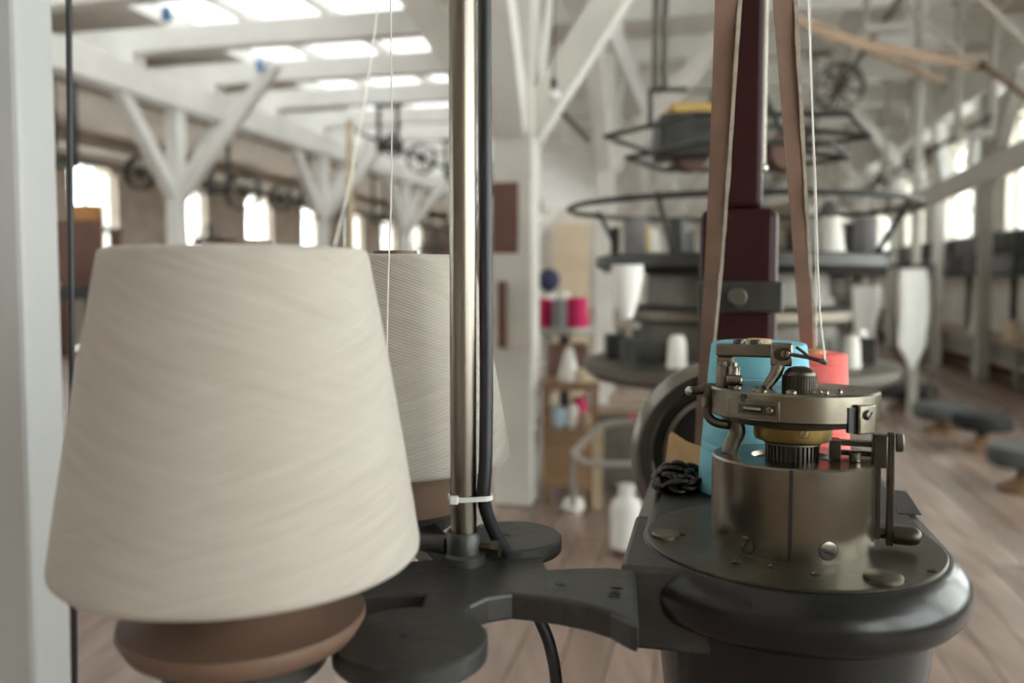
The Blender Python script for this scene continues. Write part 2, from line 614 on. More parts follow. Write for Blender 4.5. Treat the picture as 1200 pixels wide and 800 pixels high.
def wall_with_windows(name, v, inward, us, ws, sills, top, m, arched=False):
    t = 0.35
    v0, v1 = (v - t, v) if inward > 0 else (v, v + t)
    b = new()
    sill = min(sills)
    rbox(b, v0, v1, U0, U1, 0, sill)
    for c, w, sl in zip(us, ws, sills):
        if sl > sill:
            rbox(b, v0, v1, c - w / 2, c + w / 2, sill, sl)
    rbox(b, v0, v1, U0, U1, top, ZC + 0.1)
    e = [U0] + [x for c, w in zip(us, ws) for x in (c - w / 2, c + w / 2)] + [U1]
    for i in range(0, len(e), 2):
        rbox(b, v0, v1, e[i], e[i + 1], sill, top)
    if arched:
        for c, w in zip(us, ws):
            n = 7
            for k in range(n):
                s0 = c - w / 2 + w * k / n
                mid = abs((k + 0.5) / n * 2 - 1)
                hh = 0.30 * (1 - math.sqrt(max(0, 1 - mid * mid)))
                if hh > 0.02:
                    rbox(b, v0, v1, s0, s0 + w / n, top - hh, top)
    wl = structure(obj(name, b, m, smooth=0))
    vm = (v0 + v1) / 2
    for c, w, sill in zip(us, ws, sills):
        fr = new()
        f = 0.05
        rbox(fr, vm - 0.04, vm + 0.04, c - w / 2, c - w / 2 + f, sill, top)
        rbox(fr, vm - 0.04, vm + 0.04, c + w / 2 - f, c + w / 2, sill, top)
        rbox(fr, vm - 0.04, vm + 0.04, c - w / 2, c + w / 2, sill, sill + f)
        rbox(fr, vm - 0.04, vm + 0.04, c - w / 2, c + w / 2, top - f, top)
        rt = structure(obj('window_%d' % WN[0], fr, 'white_paint', smooth=0))
        WN[0] += 1
        mb = new()
        rbox(mb, vm - 0.025, vm + 0.025, c - 0.025, c + 0.025, sill, top)
        obj('mullion', mb, 'white_paint', rt, smooth=0)
        nr = 4
        for k in range(1, nr):
            zz = sill + (top - sill) * k / nr
            mb = new()
            rbox(mb, vm - 0.02, vm + 0.02, c - w / 2 + f, c + w / 2 - f, zz - 0.018, zz + 0.018)
            obj('glazing_bar', mb, 'white_paint', rt, smooth=0)
        for k in range(nr):
            for s in (0, 1):
                mb = new()
                z0 = sill + (top - sill) * k / nr
                a0 = c - w / 2 + f if s == 0 else c + 0.025
                a1 = c - 0.025 if s == 0 else c + w / 2 - f
                rbox(mb, vm - 0.003, vm + 0.003, a0, a1, z0 + 0.02, z0 + (top - sill) / nr - 0.02)
                obj('pane', mb, 'glass', rt, smooth=0)
        sb = new()
        if inward > 0:
            rbox(sb, v - 0.02, v + 0.08, c - w / 2 - 0.06, c + w / 2 + 0.06, sill - 0.05, sill)
        else:
            rbox(sb, v - 0.08, v + 0.02, c - w / 2 - 0.06, c + w / 2 + 0.06, sill - 0.05, sill)
        obj('window_sill', sb, 'white_paint', rt, smooth=0)
    return wl


right_us = [-2.9 + 2.8 * k for k in range(12)]
left_us = [-1.1 + 2.7 * k for k in range(12)]
wall_with_windows('wall_right', VR, -1, right_us, [2.5] * 4 + [1.4] * 8, [0.62] * 4 + [1.2] * 8, 3.12, 'wall_beige')  # first four windows are out of view, enlarged to let in more light
wall_with_windows('wall_left', VL, 1, left_us, [1.15] * 12, [1.0] * 12, 3.05, 'wall_brown', arched=True)
bm = new(); rbox(bm, VL - 0.35, VR + 0.35, U1, U1 + 0.3, 0, ZC + 0.1)
structure(obj('wall_far', bm, 'wall_beige', smooth=0))
bm = new(); rbox(bm, VL - 0.35, VR + 0.35, U0 - 0.3, U0, 0, ZC + 0.1)
structure(obj('wall_near', bm, 'wall_brown', smooth=0))
bm = new(); rbox(bm, VR - 0.03, VR, U0, U1, 0.0, 0.16)
structure(obj('baseboard_right', bm, 'white_paint_dull', smooth=0))

# cross joists and the longitudinal beams they rest on
k = 0
u = 0.45
while u < 31:
    b2 = new(); rbox(b2, -7.85, VR, u - 0.09, u + 0.09, 3.62, 3.88)
    k += 1
    tr = structure(obj('trim_%d' % k, b2, 'white_paint', smooth=0, bevel=0.01))
    for vb in (-6.31, -0.95, 3.02):
        b2 = new(); rbox(b2, vb - 0.11, vb + 0.11, u - 0.11, u + 0.11, 3.5, 3.62)
        obj('bearing_block', b2, 'white_paint', tr, smooth=0)
    u += 1.6
for vb in (-6.31, -0.95, 3.02):
    b2 = new(); rbox(b2, vb - 0.13, vb + 0.13, U0, U1, 3.18, 3.5)
    k += 1
    structure(obj('trim_%d' % k, b2, 'white_paint' if vb < 0 else 'white_paint_dull', smooth=0, bevel=0.012))


def timber_post(v, u, label, w=0.18, m='white_paint', braces=True, junction=2.25, group=None, cross=(1, -1), along=(1, -1), reach=1.0):
    base = RV(v, u, 0)
    t = thing('timber_post', label, 'post', base, -ROOMA, group)
    b = new(); rbox(b, v - w / 2, v + w / 2, u - w / 2, u + w / 2, 0, 3.18)
    obj('shaft', b, m, t, smooth=0, bevel=0.012)
    if braces:
        for s in along:
            b = new()
            beam(b, RV(v, u + s * w * 0.3, junction - 0.12), RV(v, u + s * reach, 3.2), 0.13, 0.15)
            obj('brace', b, m, t, smooth=0)
        for s in cross:
            b = new()
            beam(b, RV(v + s * w * 0.3, u, junction - 0.12), RV(v + s * (reach + 0.35), u, 3.66), 0.13, 0.15, up=Vector((0, 0, 1)))
            obj('brace', b, m, t, smooth=0)
    return t


ROW = 'white timber posts of the window aisle'
timber_post(-6.31, 5.26, 'white timber post of the far aisle, hidden low behind the front yarn cone', cross=(1,))
timber_post(-6.31, 9.26, 'white forked timber post rising directly behind the top of the front yarn cone', cross=(1,))
timber_post(-6.31, 13.27, 'second white forked post behind the front cone, beside the slim pale pipe', cross=(1,))
timber_post(-6.31, 17.27, 'third white forked post, seen above the rear yarn cone', cross=(1,))
for i in range(3):
    timber_post(-6.31, 21.27 + 4 * i, ['fourth', 'fifth', 'sixth and last'][i] + ' white forked post of the far aisle row, deep in the hall', cross=(1,))
post = timber_post(-0.95, 4.24, 'white middle post with a brown painted band, next to the steel pole', w=0.2, m='white_paint_dull', junction=2.0, reach=0.9)
timber_post(-0.95, 8.0, 'slim pale post standing behind the shelf of magenta cones', w=0.16, m='white_paint_dull', junction=2.3)
for i in range(4):
    timber_post(-0.95, 12.0 + 4 * i, ['second', 'third', 'fourth', 'fifth'][i] + ' white middle post beyond the shelf of magenta cones', w=0.16, m='white_paint_dull')
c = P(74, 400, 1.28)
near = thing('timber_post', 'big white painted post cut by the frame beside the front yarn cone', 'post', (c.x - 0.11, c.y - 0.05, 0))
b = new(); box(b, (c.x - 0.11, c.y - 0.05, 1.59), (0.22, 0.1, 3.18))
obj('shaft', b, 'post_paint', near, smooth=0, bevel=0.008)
for uu, cr, al, lb in ((6.6, (), (1,), 'white wall-side post beside the nearest wide window'), (10.5, (), (-1,), 'white braced post on the near side of the bright window above the low bench'),
                       (12.5, (-1,), (), 'white braced post on the far side of the bright window above the low bench'), (15.4, (-1,), (1, -1), 'third white braced post along the window wall, behind the hanging cloths'),
                       (18.6, (-1,), (1, -1), 'fourth slim white braced post along the window wall'), (22.4, (-1,), (1, -1), 'farthest white braced post along the window wall')):
    timber_post(3.0, uu, lb, w=0.13, m='rail_grey' if uu < 12 else 'white_paint_dull', cross=cr, along=al, junction=2.3)
for a_, b_ in ((P(1108, 215, 11.3), P(1087, 36, 11.3)), (P(1140, 195, 9.8), P(1166, 60, 9.8)), (P(1022, 205, 15.5), P(1009, 125, 15.5)), (P(1046, 200, 14.5), P(1068, 110, 14.5))):
    k += 1
    b = new(); beam(b, a_, b_, 0.14, 0.14)
    structure(obj('trim_%d' % k, b, 'white_paint', smooth=0))
# brown painted band and the narrow board on the middle post
b = new()
pv, pu = -0.95, 4.24
rbox(b, pv - 0.104, pv + 0.03, pu - 0.104, pu - 0.098, 1.27, 1.62)
obj('brown_band', b, 'brown_board', post, smooth=0)
b = new(); rbox(b, pv - 0.07, pv - 0.03, pu - 0.125, pu - 0.1, 0.80, 1.13)
obj('latch_board', b, 'brown_board', post, smooth=0)

# ================================================================== THE NEAR MACHINE
BZ = 0.95
C = Vector((0.212, 0.640, BZ))
VC, UC = 0.0627, 0.670
tcam = Vector((-C.x, -C.y, 0)).normalized()
trt = Vector((-tcam.y, tcam.x, 0))


def hq(x, y, z):
    return Vector((C.x, C.y, 0)) + trt * x + tcam * y + Vector((0, 0, z))


def hp(a, r, z):
    a = math.radians(a)
    return hq(r * math.sin(a), r * math.cos(a), z)


def HM(z=0.0):
    """frame at the drum centre: x to the photo's right, -y to the viewer"""
    return Matrix(((trt.x, -tcam.x, 0, C.x), (trt.y, -tcam.y, 0, C.y), (0, 0, 1, z), (0, 0, 0, 1)))


machine = thing('knitting_machine', 'dark iron bench knitting machine with round steel head, arm and maroon column', 'machine', (C.x, C.y, 0), 0)


def tongue(o, ub=0.93, n=40):
    r = 0.114 + o
    pts = []
    for i in range(n + 1):
        a = PI + PI * i / n
        pts.append((VC + r * math.cos(a), UC + r * math.sin(a)))
    pts.append((VC + r * 0.97, ub + o * 0.6))
    pts.append((VC - r * 0.97, ub + o * 0.6))
    return pts


# bed: lofted rim
b = new()
prof = [(-0.012, 0.0), (-0.006, 0.0), (-0.002, -0.0015), (0.0015, -0.005), (0.006, -0.010), (0.0095, -0.016), (0.010, -0.024), (0.008, -0.033), (0.003, -0.039), (-0.006, -0.043), (-0.02, -0.045)]
rings = []
for o_, dz in prof:
    rings.append([b.verts.new(RV(x, y, BZ + dz)) for x, y in tongue(o_)])
n = len(rings[0])
for A, B in zip(rings[:-1], rings[1:]):
    for i in range(n):
        j = (i + 1) % n
        b.faces.new((A[i], A[j], B[j], B[i]))
b.faces.new(rings[0]); b.faces.new(list(reversed(rings[-1])))
bed = obj('bed', b, 'cast_iron_gloss', machine, smooth=35)
# dusty flat top of the bed and the round machined plate let into it
b = new(); prism(b, tongue(-0.010), BZ, BZ + 0.0006, ROOM)
obj('bed_top', b, 'cast_iron', bed, smooth=0)
b = new(); lathe(b, [(0.108, 0.0), (0.108, 0.0012), (0.107, 0.0018), (0.0, 0.0018)], 72, Matrix.Translation((RV(VC, UC, BZ))))
obj('base_plate', b, 'plate_steel', bed, smooth=30)
# bolts and small screws on the base plate
for px, py, r in ((780, 631, 0.0105), (1035, 681, 0.0125)):
    p = G(px, py, BZ)
    b = new(); lathe(b, [(r, 0.0018), (r, 0.004), (r * 0.9, 0.005), (0, 0.0052)], 20, Matrix.Translation(p))
    obj('bolt', b, 'steel_dull', bed)
for px, py in ((798, 629), (904, 667), (955, 676), (862, 662), (1093, 672)):
    p = G(px, py, BZ)
    b = new(); lathe(b, [(0.0032, 0.0018), (0.0034, 0.0026), (0.0018, 0.0029), (0.0015, 0.0022), (0, 0.0022)], 12, Matrix.Translation(p))
    obj('screw', b, 'steel_dark', bed)
# shallow pocket behind the lever
b = new()
pk = [G(1040, 575, BZ), G(1062, 577, BZ), G(1080, 604, BZ), G(1052, 603, BZ)]
prism(b, [(p.x, p.y) for p in pk], BZ + 0.0005, BZ + 0.0014)
obj('oil_pocket', b, 'black_rubber', bed, smooth=0)

# pedestal and body below the bed
b = new()
lathe(b, [(0.15, 0.0), (0.15, 0.03), (0.11, 0.08), (0.085, 0.2), (0.085, 0.72), (0.094, 0.84), (0.102, 0.905)], 48, Matrix.Translation(RV(VC, UC, 0)))
obj('pedestal', b, 'cast_iron_gloss', machine)
b = new(); rbox(b, VC - 0.08, VC + 0.08, 0.80, 1.30, 0.0, 0.74)
obj('body', b, 'cast_iron', machine, smooth=0, bevel=0.01)
b = new(); rbox(b, VC - 0.05, VC + 0.05, 0.74, 0.92, 0.70, 0.906)
obj('bracket', b, 'cast_iron', machine, smooth=0, bevel=0.008)
# shoulder where the arm meets the bed
b = new(); rbox(b, VC - 0.1205, VC - 0.055, 0.588, 0.72, BZ - 0.06, BZ - 0.0008)
obj('shoulder', b, 'cast_iron', machine, smooth=30, bevel=0.004)

# arm casting
def gp(px, py, z=BZ):
    p = G(px, py, z)
    return (p.x, p.y)


AZ = BZ - 0.004
arm_b = new()
upper = [(745, 667), (715, 664), (680, 664), (645, 666), (610, 669), (580, 664), (540, 655), (500, 655), (430, 662), (360, 672), (300, 680)]
lower = [(300, 708), (360, 700), (430, 696), (499, 694), (492, 712), (470, 722), (500, 735), (530, 730), (541, 719), (552, 708), (572, 699), (600, 695), (630, 698), (660, 702), (690, 708), (715, 716), (738, 728), (748, 732)]
poly = [gp(*q, AZ) for q in lower] + [gp(*q, AZ) for q in upper]
prism(arm_b, poly, AZ - 0.018, AZ)
arm = obj('arm', arm_b, 'cast_iron', machine, smooth=0, bevel=0.0025)
b = new(); prism(b, [gp(553, 680, AZ), gp(650, 680, AZ), gp(628, 640, AZ), gp(574, 638, AZ)], AZ - 0.016, AZ - 0.002)
obj('web', b, 'cast_iron', arm, smooth=0)
# peg holes of the arm
for px, py in ((656, 684),):
    p = G(px, py, AZ)
    b = new(); lathe(b, [(0.0035, 0.0), (0.0035, 0.0006), (0, 0.0006)], 14, Matrix.Translation(p))
    obj('hole', b, 'black_rubber', arm)
# cast mark on the arm
cu = bpy.data.curves.new('casting_mark', 'FONT')
cu.body = '52-1'
cu.size = 0.011
cu.extrude = 0.0004
cu.align_x = 'CENTER'
mark_tmp = bpy.data.objects.new('casting_mark_tmp', cu)
scene.collection.objects.link(mark_tmp)
bpy.context.view_layer.update()
me = bpy.data.meshes.new_from_object(mark_tmp.evaluated_get(bpy.context.evaluated_depsgraph_get()))
bpy.data.objects.remove(mark_tmp)
b = new(); b.from_mesh(me)
mp_ = G(728, 695, AZ)
b.transform(Matrix.Translation(mp_ + Vector((0, 0, 0.0005))) @ Matrix.Rotation(math.radians(75), 4, 'Z'))
obj('casting_mark', b, 'black_rubber', arm, smooth=0)

# peg plates
FC = Vector((-0.1534, 0.480, 0))      # front yarn cone
BC = Vector((-0.1014, 0.743, 0))      # rear yarn cone
plate_spots = [(G(481, 746, AZ), 0.044), (G(600, 627, BZ), 0.0385), (Vector((FC.x, FC.y, 0.9395)), 0.046), (Vector((BC.x, BC.y, AZ)), 0.05)]
for p, r in plate_spots:
    b = new()
    lathe(b, [(r - 0.002, -0.013), (r, -0.011), (r, -0.0015), (r - 0.0015, 0.0), (0.0, 0.0)], 48, Matrix.Translation((p.x, p.y, p.z + 0.0005)))
    pl = obj('peg_plate', b, 'cast_iron', machine)
    b = new(); lathe(b, [(0.003, 0.0), (0.003, 0.0006), (0, 0.0006)], 12, Matrix.Translation((p.x - 0.004, p.y, p.z + 0.0006)))
    obj('hole', b, 'black_rubber', pl)
for q in (FC, BC):
    b = new(); cyl(b, (q.x, q.y, 0.936), (q.x, q.y, 1.03), 0.006, seg=14)
    obj('cone_spindle', b, 'steel_dark', machine)
b = new()
beam(b, (-0.035, 0.60, 0.936), (BC.x + 0.02, BC.y - 0.03, 0.936), 0.03, 0.014)
beam(b, (-0.15, 0.49, 0.932), (-0.12, 0.585, 0.932), 0.03, 0.012)
obj('cross_arm', b, 'cast_iron', machine, smooth=0, bevel=0.002)

# pole, socket, set screw
PC = Vector((-0.0347, 0.603, 0))
b = new()
lathe(b, [(0.0155, AZ), (0.0155, AZ + 0.006), (0.0132, AZ + 0.008), (0.0132, 0.9665), (0.0118, 0.969), (0.0095, 0.969)], 28, Matrix.Translation(PC))
sock = obj('socket', b, 'cast_iron', machine)
b = new(); cyl(b, PC + Vector((-0.012, 0, 0.9585)), PC + Vector((-0.10, 0.03, 0.9585)), 0.0068, seg=16)
obj('side_bar', b, 'cast_iron', machine)
b = new()
cyl(b, PC + Vector((0.012, -0.004, 0.958)), PC + Vector((0.020, -0.006, 0.958)), 0.0036, seg=12)
cyl(b, PC + Vector((0.020, -0.006, 0.958)), PC + Vector((0.0262, -0.008, 0.958)), 0.0062, seg=6)
obj('set_screw', b, 'steel_dark', sock, smooth=30)
b = new(); cyl(b, PC + Vector((0, 0, 0.95)), PC + Vector((0, 0, 3.62)), 0.0094, seg=32)
obj('pole', b, 'rod_steel', machine)

# maroon column and its fittings
mv, mu = 0.038, 1.20
b = new()
rbox(b, mv - 0.05, mv + 0.05, mu - 0.05, mu + 0.05, 0.0, 1.24)
col_o = obj('column', b, 'maroon', machine, smooth=0, bevel=0.012)
b = new()
rbox(b, mv - 0.030, mv + 0.030, mu - 0.035, mu + 0.035, 1.24, 2.6)
obj('upper_column', b, 'maroon', col_o, smooth=0, bevel=0.008)
b = new(); rbox(b, mv - 0.052, mv + 0.055, mu - 0.075, mu - 0.05, 1.105, 1.145)
obj('clamp', b, 'dark_iron', col_o, smooth=0, bevel=0.004)
cpt = RV(mv - 0.002, mu - 0.075, 1.125)
b = new(); cyl(b, cpt, cpt - RV(0, 0.012, 0), 0.012, seg=18, bev=0.002)
obj('clamp_bolt', b, 'grey_iron', col_o)
# bright rod beside the column
p0, p1 = P(894, 197, 1.13), P(895, -60, 1.13)
p1 = p0 + Vector((0, 0, 1.3))
b = new(); cyl(b, p0, p1, 0.0035, seg=12)
rod = obj('guide_rod', b, 'steel', machine)
b = new(); bmesh.ops.create_uvsphere(b, u_segments=14, v_segments=10, radius=0.0065, matrix=Matrix.Translation(p0))
obj('rod_knob', b, 'steel_bright', rod)

# hand wheel between bed and column, axis along the machine
wc = P(850, 531, 1.055)
fw = (ROOM @ Vector((0, 1, 0, 0))).to_3d()
fw = (fw + Vector((-0.05, 0, 0))).normalized()
WM = axis_matrix(wc - fw * 0.02, wc + fw)
b = new()
rp = [(0.088, 0.006), (0.092, 0.002), (0.104, -0.002), (0.112, 0.002), (0.116, 0.010), (0.116, 0.030), (0.110, 0.036), (0.094, 0.034), (0.088, 0.028)]
lathe(b, rp + [rp[0]], 64, WM, cap0=False, cap1=False)
hw = obj('hand_wheel', b, 'wheel_iron', machine)
b = new()
lathe(b, [(0.066, 0.008), (0.070, 0.004), (0.076, 0.006), (0.078, 0.02), (0.07, 0.026), (0.066, 0.02), (0.066, 0.008)], 56, WM, cap0=False, cap1=False)
obj('inner_flange', b, 'wheel_iron', hw)
b = new(); lathe(b, [(0.09, 0.018), (0.09, 0.022)], 56, WM)
obj('wheel_web', b, 'dark_iron', hw)
b = new(); lathe(b, [(0.026, -0.004), (0.028, 0.0), (0.028, 0.04), (0.02, 0.045)], 28, WM)
obj('hub', b, 'dark_iron', hw)
for k in range(5):
    a = 2 * PI * k / 5 + 0.4
    b = new()
    beam(b, WM @ Vector((0.025 * math.cos(a), 0.025 * math.sin(a), 0.012)), WM @ Vector((0.07 * math.cos(a), 0.07 * math.sin(a), 0.012)), 0.016, 0.008, up=fw)
    obj('spoke', b, 'dark_iron', hw, smooth=0)
# driven pulley for the belt, hidden by the blue cone
pc = P(886, 548, 0.985)
PM = axis_matrix(pc - fw * 0.016, pc + fw)
b = new(); lathe(b, [(0.052, 0.0), (0.060, 0.001), (0.061, 0.016), (0.060, 0.031), (0.052, 0.032)], 48, PM)
obj('pulley', b, 'grey_iron', machine)
b = new(); cyl(b, pc, pc + fw * 0.18, 0.012, seg=16)
obj('pulley_shaft', b, 'steel_dark', machine)

# ------------------------------------------------------------------ knitting head (parts of the machine)
head = bpy.data.objects.new('knitting_head', None)
scene.collection.objects.link(head)
head.parent = machine


def zr(bm_, prof, seg=64):
    lathe(bm_, prof, seg, Matrix.Translation((C.x, C.y, 0)))


DR = 0.0592
DT = 1.0170
b = new()
zr(b, [(DR, BZ + 0.001), (DR, DT - 0.0015), (DR - 0.0015, DT), (0.030, DT), (0.028, DT - 0.003), (0.0, DT - 0.003)], 96)
obj('drum', b, 'steel', head)
b = new()
a0, a1 = -1.6, 0.9
prism(b, [tuple(hp(a, r, 0).xy) for a, r in ((a0, DR - 0.004), (a0, DR + 0.0005), (a1, DR + 0.0005), (a1, DR - 0.004))][::1], BZ + 0.003, DT - 0.0006)
obj('slot', b, 'black_rubber', head, smooth=0)


def slot_screw(p, nrm, r, ang, parent, m='steel_dull', h=0.0012, slotm='black_rubber', dome=0.0):
    nrm = nrm.normalized()
    M_ = axis_matrix(p - nrm * 0.002, p + nrm)
    b = new()
    lathe(b, [(r * 1.16, 0.0), (r * 1.16, 0.0021)], 24, M_)
    obj('screw_seat', b, slotm, parent)
    b = new()
    lathe(b, [(r, 0.0), (r, 0.002 + h * 0.6), (r * 0.8, 0.002 + h + dome * 0.6), (0, 0.002 + h + dome)], 24, M_)
    o = obj('screw', b, m, parent)
    up = Vector((0, 0, 1))
    s = up.cross(nrm).normalized()
    d = s * math.sin(ang) + (nrm.cross(s)) * math.cos(ang)
    b = new()
    q = p + nrm * (h + dome + 0.0001)
    beam(b, q - d * r * 0.93, q + d * r * 0.93, r * 0.24, 0.0006, up=nrm)
    obj('screw_slot', b, slotm, parent, smooth=0)


for px, py, ang in ((885, 638, 0.5), (977, 645, 1.25)):
    x = (px - 935) * 0.6 / 1000
    a = math.degrees(math.asin(x / DR))
    rr = ray(px, py)
    Y = hp(a, DR, 0).y
    z = H + rr.z / rr.y * Y
    p = hp(a, DR, z)
    slot_screw(p, Vector((p.x - C.x, p.y - C.y, 0)), 0.0062, ang if px < 900 else -ang, head, 'steel', 0.0006)
# needle gear, thin ring, brass collar
b = new()
N = 36
for k in range(N):
    a = 2 * PI * k / N
    box(b, (C.x + 0.0185 * math.cos(a), C.y + 0.0185 * math.sin(a), 1.0205), (0.0024, 0.0016, 0.013), a)
zr(b, [(0.0178, DT - 0.004), (0.0178, 1.027)], 48)
obj('needle_cylinder', b, 'steel_dark', head, smooth=30)
b = new(); zr(b, [(0.0195, 1.0262), (0.0208, 1.0268), (0.0208, 1.0278), (0.0195, 1.0284), (0, 1.0284)], 56)
obj('thin_ring', b, 'steel_dull', head)
b = new(); zr(b, [(0.024, 1.0290), (0.0275, 1.0300), (0.0285, 1.0330), (0.0285, 1.0480), (0, 1.0480)], 64)
obj('brass_collar', b, 'brass', head)
slot_screw(hp(17, 0.0285, 1.038), hp(17, 1, 0) - hp(17, 0, 0), 0.0034, 0.6, head, 'brass', 0.0003)
b = new(); zr(b, [(0.030, 1.0400), (0.052, 1.0440), (0.054, 1.0485), (0, 1.0485)], 64)
obj('under_ring', b, 'steel_dark', head)
# cam ring
RR = 0.0618
ZT, ZB = 1.0690, 1.0483
b = new()
zr(b, [(0.050, ZB), (RR - 0.002, ZB), (RR, ZB + 0.0012), (RR, ZT - 0.0014), (RR - 0.0014, ZT), (0.0, ZT)], 112)
obj('cam_ring', b, 'steel', head)


def arc_plate(a0, a1, r0, r1, z0, z1, n=10):
    b = new()
    pts = [tuple(hp(a0 + (a1 - a0) * i / n, r1, 0).xy) for i in range(n + 1)] + [tuple(hp(a1 + (a0 - a1) * i / n, r0, 0).xy) for i in range(n + 1)]
    prism(b, pts, z0, z1)
    return b


obj('cam_plate', arc_plate(-46, -8, RR - 0.002, RR + 0.0010, 1.0505, 1.0640), 'steel_dull', head, smooth=30, bevel=0.0006)
obj('cam_recess', arc_plate(-36, -10, RR, RR + 0.0013, 1.0535, 1.0608), 'steel_dark', head, smooth=30)
b = new(); tube(b, [hp(-31 + 2 * i, RR + 0.0016, 1.0572) for i in range(7)], 0.0019, 10)
obj('cam_pin', b, 'steel', head)
b = new(); cyl(b, hp(-14, RR, 1.0572), hp(-14, RR + 0.0028, 1.0572), 0.0025, seg=14, bev=0.0004)
obj('cam_stud', b, 'steel', head)
b = arc_plate(-34, -31, RR, RR + 0.0013, 1.0615, 1.0675)
obj('cam_notch', b, 'black_rubber', head, smooth=0)
# right-hand clamp block with its dark gap
obj('clamp_gap', arc_plate(36, 41.5, RR - 0.002, RR + 0.0012, 1.0430, 1.0605), 'black_rubber', head, smooth=0)
obj('clamp_block', arc_plate(41.5, 57, RR - 0.004, RR + 0.0045, 1.0420, 1.0625), 'steel', head, smooth=30, bevel=0.0012)
slot_screw(hp(47.5, RR + 0.0045, 1.0555), hp(47.5, 1, 0) - hp(47.5, 0, 0), 0.0033, 0.7, head, 'steel_dull', 0.0016, dome=0.0012)
# left clip and latch pin
b = new()
path = smooth_path([hq(-0.0605, 0.012, 1.066), hq(-0.0625, 0.012, 1.058), hq(-0.0620, 0.013, 1.047), hq(-0.0560, 0.016, 1.0415), hq(-0.045, 0.02, 1.0405)], 6)
tube(b, path, 0.0036, 12)
obj('side_clip', b, 'steel_dark', head)
b = new()
cyl(b, hq(-0.056, 0.008, 1.0655), hq(-0.0665, 0.008, 1.0655), 0.0052, seg=18, bev=0.001)
cyl(b, hq(-0.0665, 0.008, 1.0645), hq(-0.0745, 0.008, 1.0640), 0.0034, seg=14)
obj('latch_pin', b, 'steel_dark', head)
b = new(); bmesh.ops.create_uvsphere(b, u_segments=14, v_segments=10, radius=0.0038, matrix=Matrix.Translation(hq(-0.0762, 0.008, 1.0638)))
obj('pin_tip', b, 'steel_bright', head)
b = new(); cyl(b, hq(-0.0635, 0.014, 1.056), hq(-0.0655, 0.015, 1.056), 0.0042, seg=14, bev=0.0006)
obj('clip_stud', b, 'steel_dull', head)
# rivets and slots on the cam ring top
for px, yy, r in ((893, 0.040, 0.0028), (899, 0.047, 0.0042), (933, 0.047, 0.0036), (962, 0.038, 0.0036), (971, 0.041, 0.0022), (985, 0.030, 0.0026), (872, 0.030, 0.0026)):
    x = (px - 935) * (0.65 - yy) / 1000
    p = hq(x, yy, ZT)
    b = new(); lathe(b, [(r, 0.0), (r * 0.92, 0.0012), (r * 0.5, 0.0024), (0, 0.0027)], 16, Matrix.Translation(p))
    obj('rivet', b, 'steel', head)
# yarn-guide arm above the ring
b = new()
prism(b, [(-0.057, -0.009), (-0.014, -0.011), (-0.014, 0.009), (-0.050, 0.010), (-0.057, 0.005)], 1.0915, 1.1010, HM())
obj('guide_arm', b, 'steel_dull', head, smooth=30, bevel=0.0015)
b = new()
prism(b, [(-0.0565, -0.007), (-0.044, -0.007), (-0.044, 0.006), (-0.0565, 0.006)], 1.079, 1.0916, HM())
obj('arm_pillar', b, 'steel_dull', head, smooth=30, bevel=0.0015)
b = new()
prism(b, [(-0.0165, -0.013), (-0.0010, -0.013), (-0.0010, 0.010), (-0.0165, 0.010)], 1.0855, 1.1025, HM())
obj('guide_block', b, 'steel', head, smooth=30, bevel=0.0012)
slot_screw(hq(-0.0062, 0.013, 1.0945), tcam, 0.0040, 0.15, head, 'steel', 0.0018, dome=0.0014)
b = new(); cyl(b, hq(-0.0088, 0.0125, 1.0945), hq(-0.0088, 0.0140, 1.0945), 0.0052, seg=16)
obj('screw_seat', b, 'steel_dark', head)
for x in (-0.0400, -0.0275):
    b = new()
    lathe(b, [(0.0048, 1.1008), (0.0050, 1.1030), (0.0042, 1.1048), (0.0020, 1.1044), (0.0018, 1.1025), (0, 1.1025)], 18, Matrix.Translation(hq(x, 0.001, 0)))
    obj('screw', b, 'steel_dark', head)
# posts under the arm
for x, y, r, m_ in ((-0.0515, 0.010, 0.0052, 'steel_dull'), (-0.0430, 0.014, 0.0046, 'steel')):
    b = new()
    lathe(b, [(r, ZT), (r, 1.0835), (r * 0.85, 1.0845), (r * 0.6, 1.0845), (r * 0.6, 1.0875), (0, 1.0875)], 20, Matrix.Translation(hq(x, y, 0)))
    obj('guide_post', b, m_, head)
b = new(); cyl(b, hq(-0.0475, 0.024, 1.0745), hq(-0.0360, 0.024, 1.0745), 0.0042, seg=16, bev=0.0008)
obj('post_nut', b, 'steel', head)
# curved link down from the block, and the knurled dome
b = new(); tube(b, smooth_path([hq(-0.0110, 0.008, 1.0860), hq(-0.0125, 0.010, 1.0800), hq(-0.0165, 0.012, 1.0735), hq(-0.0200, 0.014, 1.0690)], 6), 0.0052, 14, r2=0.0032)
obj('guide_link', b, 'steel_dull', head)
b = new()
DM = Matrix.Translation(hq(0.0045, 0.010, ZT))
lathe(b, [(0.0118, 0.0), (0.0118, 0.0080), (0.0108, 0.0125), (0.0080, 0.0155), (0.0045, 0.0166), (0.0, 0.0168)], 48, DM)
for k in range(40):
    a = 2 * PI * k / 40
    box(b, DM @ Vector((0.0120 * math.cos(a), 0.0120 * math.sin(a), 0.0052)), (0.0014, 0.0008, 0.0102), a)
obj('knurled_knob', b, 'steel_dark', head, smooth=30)
